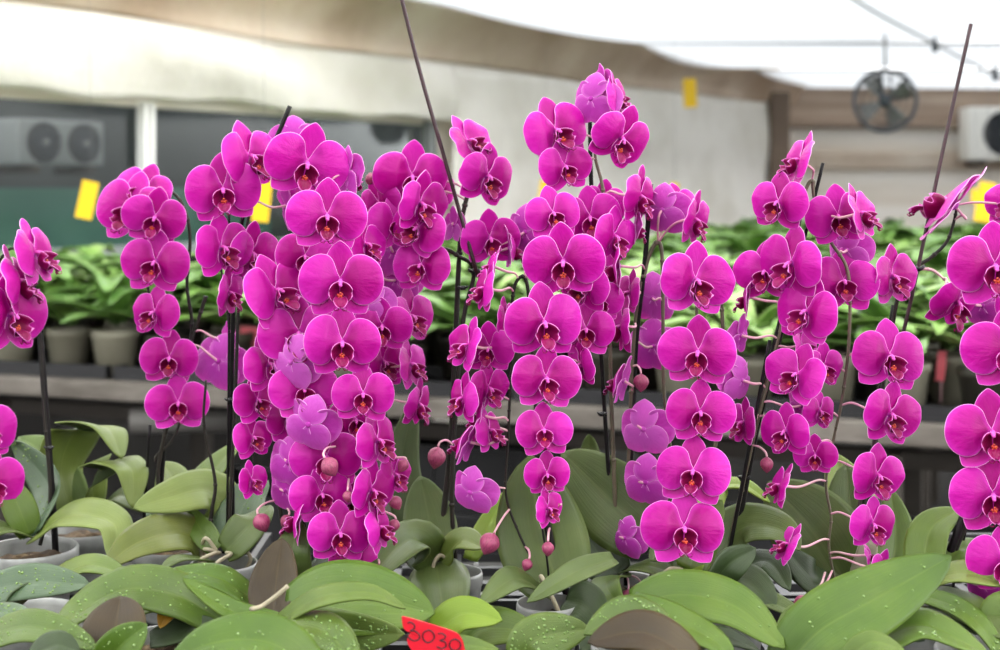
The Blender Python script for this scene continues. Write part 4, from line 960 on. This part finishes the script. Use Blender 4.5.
o = cloth('wall_sheet', lambda u, v: screen(UE+(.985-UE)*u, v, True), 60, 24, .004, 'curtain', WN); tag(o, 'cream white cloth sheet covering the wall from the windows to the dim corner', 'screen')
def canv(u, v):
    a = WA.lerp(WB, u); z = ridge(u)+(ZC-.0-ridge(u))*v
    out = .125+.16*v+.03*math.sin(PI*v)*math.sin(14*u+PH[6])-.04*math.sin(PI*v)
    return Vector((a.x, a.y, z-.02*math.sin(PI*v)))+WN*out
o = cloth('canvas_flap', canv, 110, 10, .004, 'canvas', WN); tag(o, 'stained beige canvas flap rising from the white screen to the roof', 'canvas')
# beyond the glass: a grey wall, green net and a twin-fan outdoor unit
struct(wall_box('wall_outside', WA-WU*2, wp(770, 0), 0, 3.0, .1, 'out_wall', -1.9))
o = wall_box('shade_net', WA, wp(440, 0), .45, 1.26, .01, 'net', -1.2); tag(o, 'dull green shade net seen through the window glass', 'net')
def outdoor_unit(c, w, h, dep, rot, fans, casing, label, wall=None):
    root = empty('air_conditioner', c); tag(root, label, 'air conditioner')
    mb = MB(); mb.box((0, 0, 0), (w, dep, h), M[casing], rot, .015); mb.build('casing', root)
    for fx in fans:
        mb = MB(); r = h*.40; q = rot @ Vector((fx, -dep/2-.004, 0))
        Rf = rot @ Matrix.Rotation(PI/2, 3, 'X')
        mb.lathe([(.001, .0), (r, .0), (r*1.06, .006), (r*1.08, .0), (r*1.08, -.01)], M['grille'], 32, q, Rf)
        for k in range(1, 6):
            rk = r*k/6; mb.tube([q+Rf @ Vector((rk*math.cos(a*PI/14), rk*math.sin(a*PI/14), .012)) for a in range(29)], .0035, M['fan_grey'], 5, False)
        for k in range(10):
            a = k*PI/5; mb.tube([q+Rf @ Vector((r*.15*math.cos(a), r*.15*math.sin(a), .012)), q+Rf @ Vector((r*math.cos(a), r*math.sin(a), .01))], .0035, M['fan_grey'], 5)
        mb.ball(q+Rf @ Vector((0, 0, .01)), r*.2, M[casing], 12, 8)
        mb.build('fan_grille', root)
    mb = MB()
    for s in (-1, 1): mb.box(rot @ Vector((s*w*.33, dep*.1, -h/2-.02)), (.05, dep*1.3, .04), M['bench_dark'], rot)
    mb.build('bracket', root)
    return root
cw = wp(64, 0)-WN*1.55; s_ = cw.y/F
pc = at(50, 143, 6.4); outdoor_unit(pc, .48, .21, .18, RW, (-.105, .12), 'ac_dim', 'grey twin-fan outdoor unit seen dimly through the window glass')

# ================================================================== BACK WALL, ROOF
BD = 11.0; bx0 = WB.x
mb = MB(); mb.box(((bx0+9)/2, BD+.05, (EYE+.5)/2), (9-bx0, .1, EYE+.5), M['backwall']); struct(mb.build('wall_back', None, False))
mb = MB(); mb.box(((bx0+9)/2, BD+.05, EYE+.66), (9-bx0, .12, .34), M['beam']); struct(mb.build('beam', None, False))
mb = MB(); mb.box(((bx0+9)/2, BD-.03, EYE+.52), (9-bx0, .10, .05), M['beam'], None, .01); struct(mb.build('trim_1', None, False))
mb = MB(); mb.box(((bx0+9)/2, BD-.03, EYE+.23), (9-bx0, .06, .13), M['beam'], None, .01); mb.mats[0] = M['canvas']; struct(mb.build('trim_2', None, False))
mb = MB(); pc_ = at(779, 150, 10.5); mb.box((pc_.x, pc_.y, (EYE+.74)/2), (.15, .12, EYE+.74), M['post'], None, .02); struct(mb.build('pillar', None, False))
# roof film: three sagging sheets that meet over thin purlins
def roof(y0, y1, z0, z1, sag, i):
    def fn(u, v):
        x = -6+16*u; y = y0+(y1-y0)*v; return Vector((x, y, z0+(z1-z0)*v-sag*math.sin(PI*v)-.012*math.sin(11*u+i+3*v)))
    return cloth('ceiling', fn, 40, 10, .002, 'film' if i == 0 else 'film_dimmed', Vector((0, 0, -1)))
zc = EYE+.90
for i, (a, b, z0, z1, sg) in enumerate(((-.8, 6.2, zc+2.3, zc+.02, .03), (6.2, 8.45, zc+.02, zc, .03), (8.45, 10.0, zc, zc-.03, .05), (10.0, 11.1, zc-.03, zc-.10, .03))):  # unseen nearest sheet is pitched high to bring more light onto the cloth
    struct(roof(a, b, z0, z1, sg, i))
for i, (y, z) in enumerate(((6.2, zc+.02), (8.45, zc-.004), (10.0, zc-.034))):
    mb = MB(); mb.tube([(-6, y, z), (10, y, z)], .007, M['metal'], 8); struct(mb.build(f'trim_{3+i}'))
gv = [(-6.0, zc+.02), (6.2, zc+.02), (-.8, zc+2.3)]
a_, b_ = WA, wp(310, 0)
mb = MB(); mb.slab([(a_.x, a_.y, ZC-.01), (b_.x, b_.y, ZC-.01), (b_.x, b_.y, zc+.05), (a_.x, a_.y, zc+.02+2.28*max(0, (6.2-a_.y))/7.0)], [(0, 1, 2, 3)], [0, 1, 2, 3], .03, M['cream'], M['cream'], M['cream'], hint=WN); struct(mb.build('wall_left.003', None, False))
# edge cord with clips along the canvas, and the ceiling cable
def cord(name, pts, r, mat, label, cat, clips=()):
    P = spline(pts, 8); root = empty(name, P[0]); tag(root, label, cat); mb = MB(); mb.tube([p-P[0] for p in P], r, M[mat], 8); mb.build('cord', root)
    for c in clips:
        mb = MB(); mb.lathe([(r, -.03), (r*2.6, -.025), (r*2.6, .025), (r, .03)], M['fan_grey'], 10, c-P[0], None); mb.box(c-P[0]+Vector((0, 0, .03)), (.02, .02, .05), M['fan_grey'], None, .004); mb.build('clip', root)
    return root
cord('edge_cord', [at(330, -8, 6.4), at(371, 2, 6.75), at(470, 22, 7.4), at(575, 44, 8.2), at(697, 75, 9.6), at(771, 97, 10.7)], .008, 'fan_grey', 'dark edge cord with clips along the seam of roof and canvas', 'cord',
     [at(371, 3, 6.75), at(575, 45, 8.2), at(697, 75, 9.6), at(771, 101, 10.7)])
cord('roof_cable', [at(846, -6, 6.3), at(880, 15, 6.9), at(935, 44, 7.6), at(965, 60, 8.0), at(1004, 79, 8.4), at(1060, 100, 8.9)], .007, 'wire', 'grey cable with clips slung under the white roof film beside the fan', 'cable', [at(935, 47, 7.6), at(995, 76, 8.3)])
# circulation fan on a rod
fc = at(885, 101, 7.8); root = empty('circulation_fan', fc); tag(root, 'round dark grey circulation fan hanging on a rod from the roof', 'fan')
RF = Matrix.Rotation(-.28, 3, 'Z') @ Matrix.Rotation(PI/2, 3, 'X'); r = 31*7.8/F
mb = MB(); mb.lathe([(r*.9, -.05), (r, -.055), (r*1.03, -.04), (r*1.0, 0), (r*1.03, .04), (r, .055), (r*.9, .05), (r*.92, 0)], M['fan_grey'], 48, (0, 0, 0), RF, True); mb.build('ring', root)
for k in range(4):
    mb = MB(); a0 = k*PI/2+.5
    def bl(u, v, a0=a0):
        rad = r*(.16+.7*u); a = a0+(v-.5)*(1.0-.25*u); return RF @ Vector((rad*math.cos(a), rad*math.sin(a), .03*(v-.5)*2))
    vs = [bl(i/6, j/4) for i in range(7) for j in range(5)]; fs = [(i*5+j, (i+1)*5+j, (i+1)*5+j+1, i*5+j+1) for i in range(6) for j in range(4)]
    loop = [i*5 for i in range(7)]+[30+j for j in range(1, 5)]+[i*5+4 for i in range(5, -1, -1)]+[3, 2, 1]
    mb.slab(vs, fs, loop, .003, M['metal'], M['metal'], M['metal']); mb.build('blade', root)
mb = MB(); mb.lathe([(.001, -.07), (r*.2, -.065), (r*.22, 0), (r*.2, .06), (.001, .065)], M['fan_grey'], 24, (0, 0, 0), RF); mb.build('motor', root)
mb = MB()
for s in (-1, 1):
    for q in (.2, .45, .7): mb.tube([RF @ Vector((r*q*math.cos(a*PI/16), r*q*math.sin(a*PI/16), s*.055)) for a in range(33)], .002, M['fan_grey'], 5, False)
    for k in range(4): mb.tube([RF @ Vector((0, 0, s*.066)), RF @ Vector((r*.96*math.cos(k*PI/2+PI/4), r*.96*math.sin(k*PI/2+PI/4), s*.05))], .004, M['fan_grey'], 5)
mb.build('guard', root)
mb = MB(); mb.tube([(0, 0, r*.98), (0, 0, EYE+.875-fc.z)], .008, M['wire'], 8); mb.tube([(-.02, 0, r*.2), (-.02, 0, r*1.05)], .008, M['fan_grey'], 8); mb.tube([(.03, 0, r*.2), (.03, 0, r*.98)], .006, M['fan_grey'], 8); mb.build('hanging_rod', root)
# air conditioner on the back wall
outdoor_unit(at(1002, 134, 10.78), .60, .41, .24, Matrix.Identity(3), (-.01,), 'ac_white', 'white air conditioner with a black round grille on the back wall')

# ================================================================== LIGHT, CAMERA
sc = bpy.context.scene
w = bpy.data.worlds.new('overcast'); sc.world = w; w.use_nodes = True; nt = w.node_tree; nt.nodes.clear()
o_ = nt.nodes.new('ShaderNodeOutputWorld'); bg = nt.nodes.new('ShaderNodeBackground'); tc = nt.nodes.new('ShaderNodeTexCoord'); sp = nt.nodes.new('ShaderNodeSeparateXYZ'); rp = nt.nodes.new('ShaderNodeValToRGB')
mr = nt.nodes.new('ShaderNodeMapRange'); mr.inputs[1].default_value = -1; mr.inputs[2].default_value = 1
nt.links.new(tc.outputs['Generated'], sp.inputs[0]); nt.links.new(sp.outputs[2], mr.inputs[0]); nt.links.new(mr.outputs[0], rp.inputs[0]); nt.links.new(rp.outputs[0], bg.inputs[0]); nt.links.new(bg.outputs[0], o_.inputs[0])
cr = rp.color_ramp; cr.elements[0].position = .485; cr.elements[0].color = (.02, .02, .018, 1); cr.elements[1].position = .56; cr.elements[1].color = (1, 1, 1, 1)
# sky towards -Y is set dimmer than the rest, holding back frontal light
fr = nt.nodes.new('ShaderNodeMapRange'); fr.interpolation_type = 'SMOOTHSTEP'; fr.inputs[1].default_value = .0; fr.inputs[2].default_value = -.9; fr.inputs[3].default_value = 3.0; fr.inputs[4].default_value = 1.6
nt.links.new(sp.outputs[1], fr.inputs[0])
# sky towards +X is brightened, an added side light for the left wall
sx = nt.nodes.new('ShaderNodeMapRange'); sx.interpolation_type = 'SMOOTHSTEP'; sx.inputs[1].default_value = .35; sx.inputs[2].default_value = .95; sx.inputs[3].default_value = 0; sx.inputs[4].default_value = 2.2
ad = nt.nodes.new('ShaderNodeMath'); ad.operation = 'ADD'; nt.links.new(sp.outputs[0], sx.inputs[0]); nt.links.new(sx.outputs[0], ad.inputs[0]); nt.links.new(fr.outputs[0], ad.inputs[1]); nt.links.new(ad.outputs[0], bg.inputs[1])
cam = bpy.data.cameras.new('camera'); co = bpy.data.objects.new('camera', cam); col.objects.link(co); sc.camera = co
co.location = (0, 0, EYE); co.rotation_euler = (PI/2, 0, 0)
cam.sensor_width = 36; cam.lens = 50; cam.shift_y = -(325-CY)/1000; cam.clip_start = .05
cam.dof.use_dof = True; cam.dof.focus_distance = 1.31; cam.dof.aperture_fstop = 5.6
sc.view_settings.view_transform = 'Standard'; sc.view_settings.look = 'None'; sc.view_settings.gamma = 1; sc.view_settings.use_curve_mapping = False
sc.view_settings.exposure = 0.88
sc.cycles.use_denoising = True; sc.cycles.max_bounces = 10; sc.cycles.diffuse_bounces = 6; sc.cycles.transmission_bounces = 6; sc.cycles.transparent_max_bounces = 8
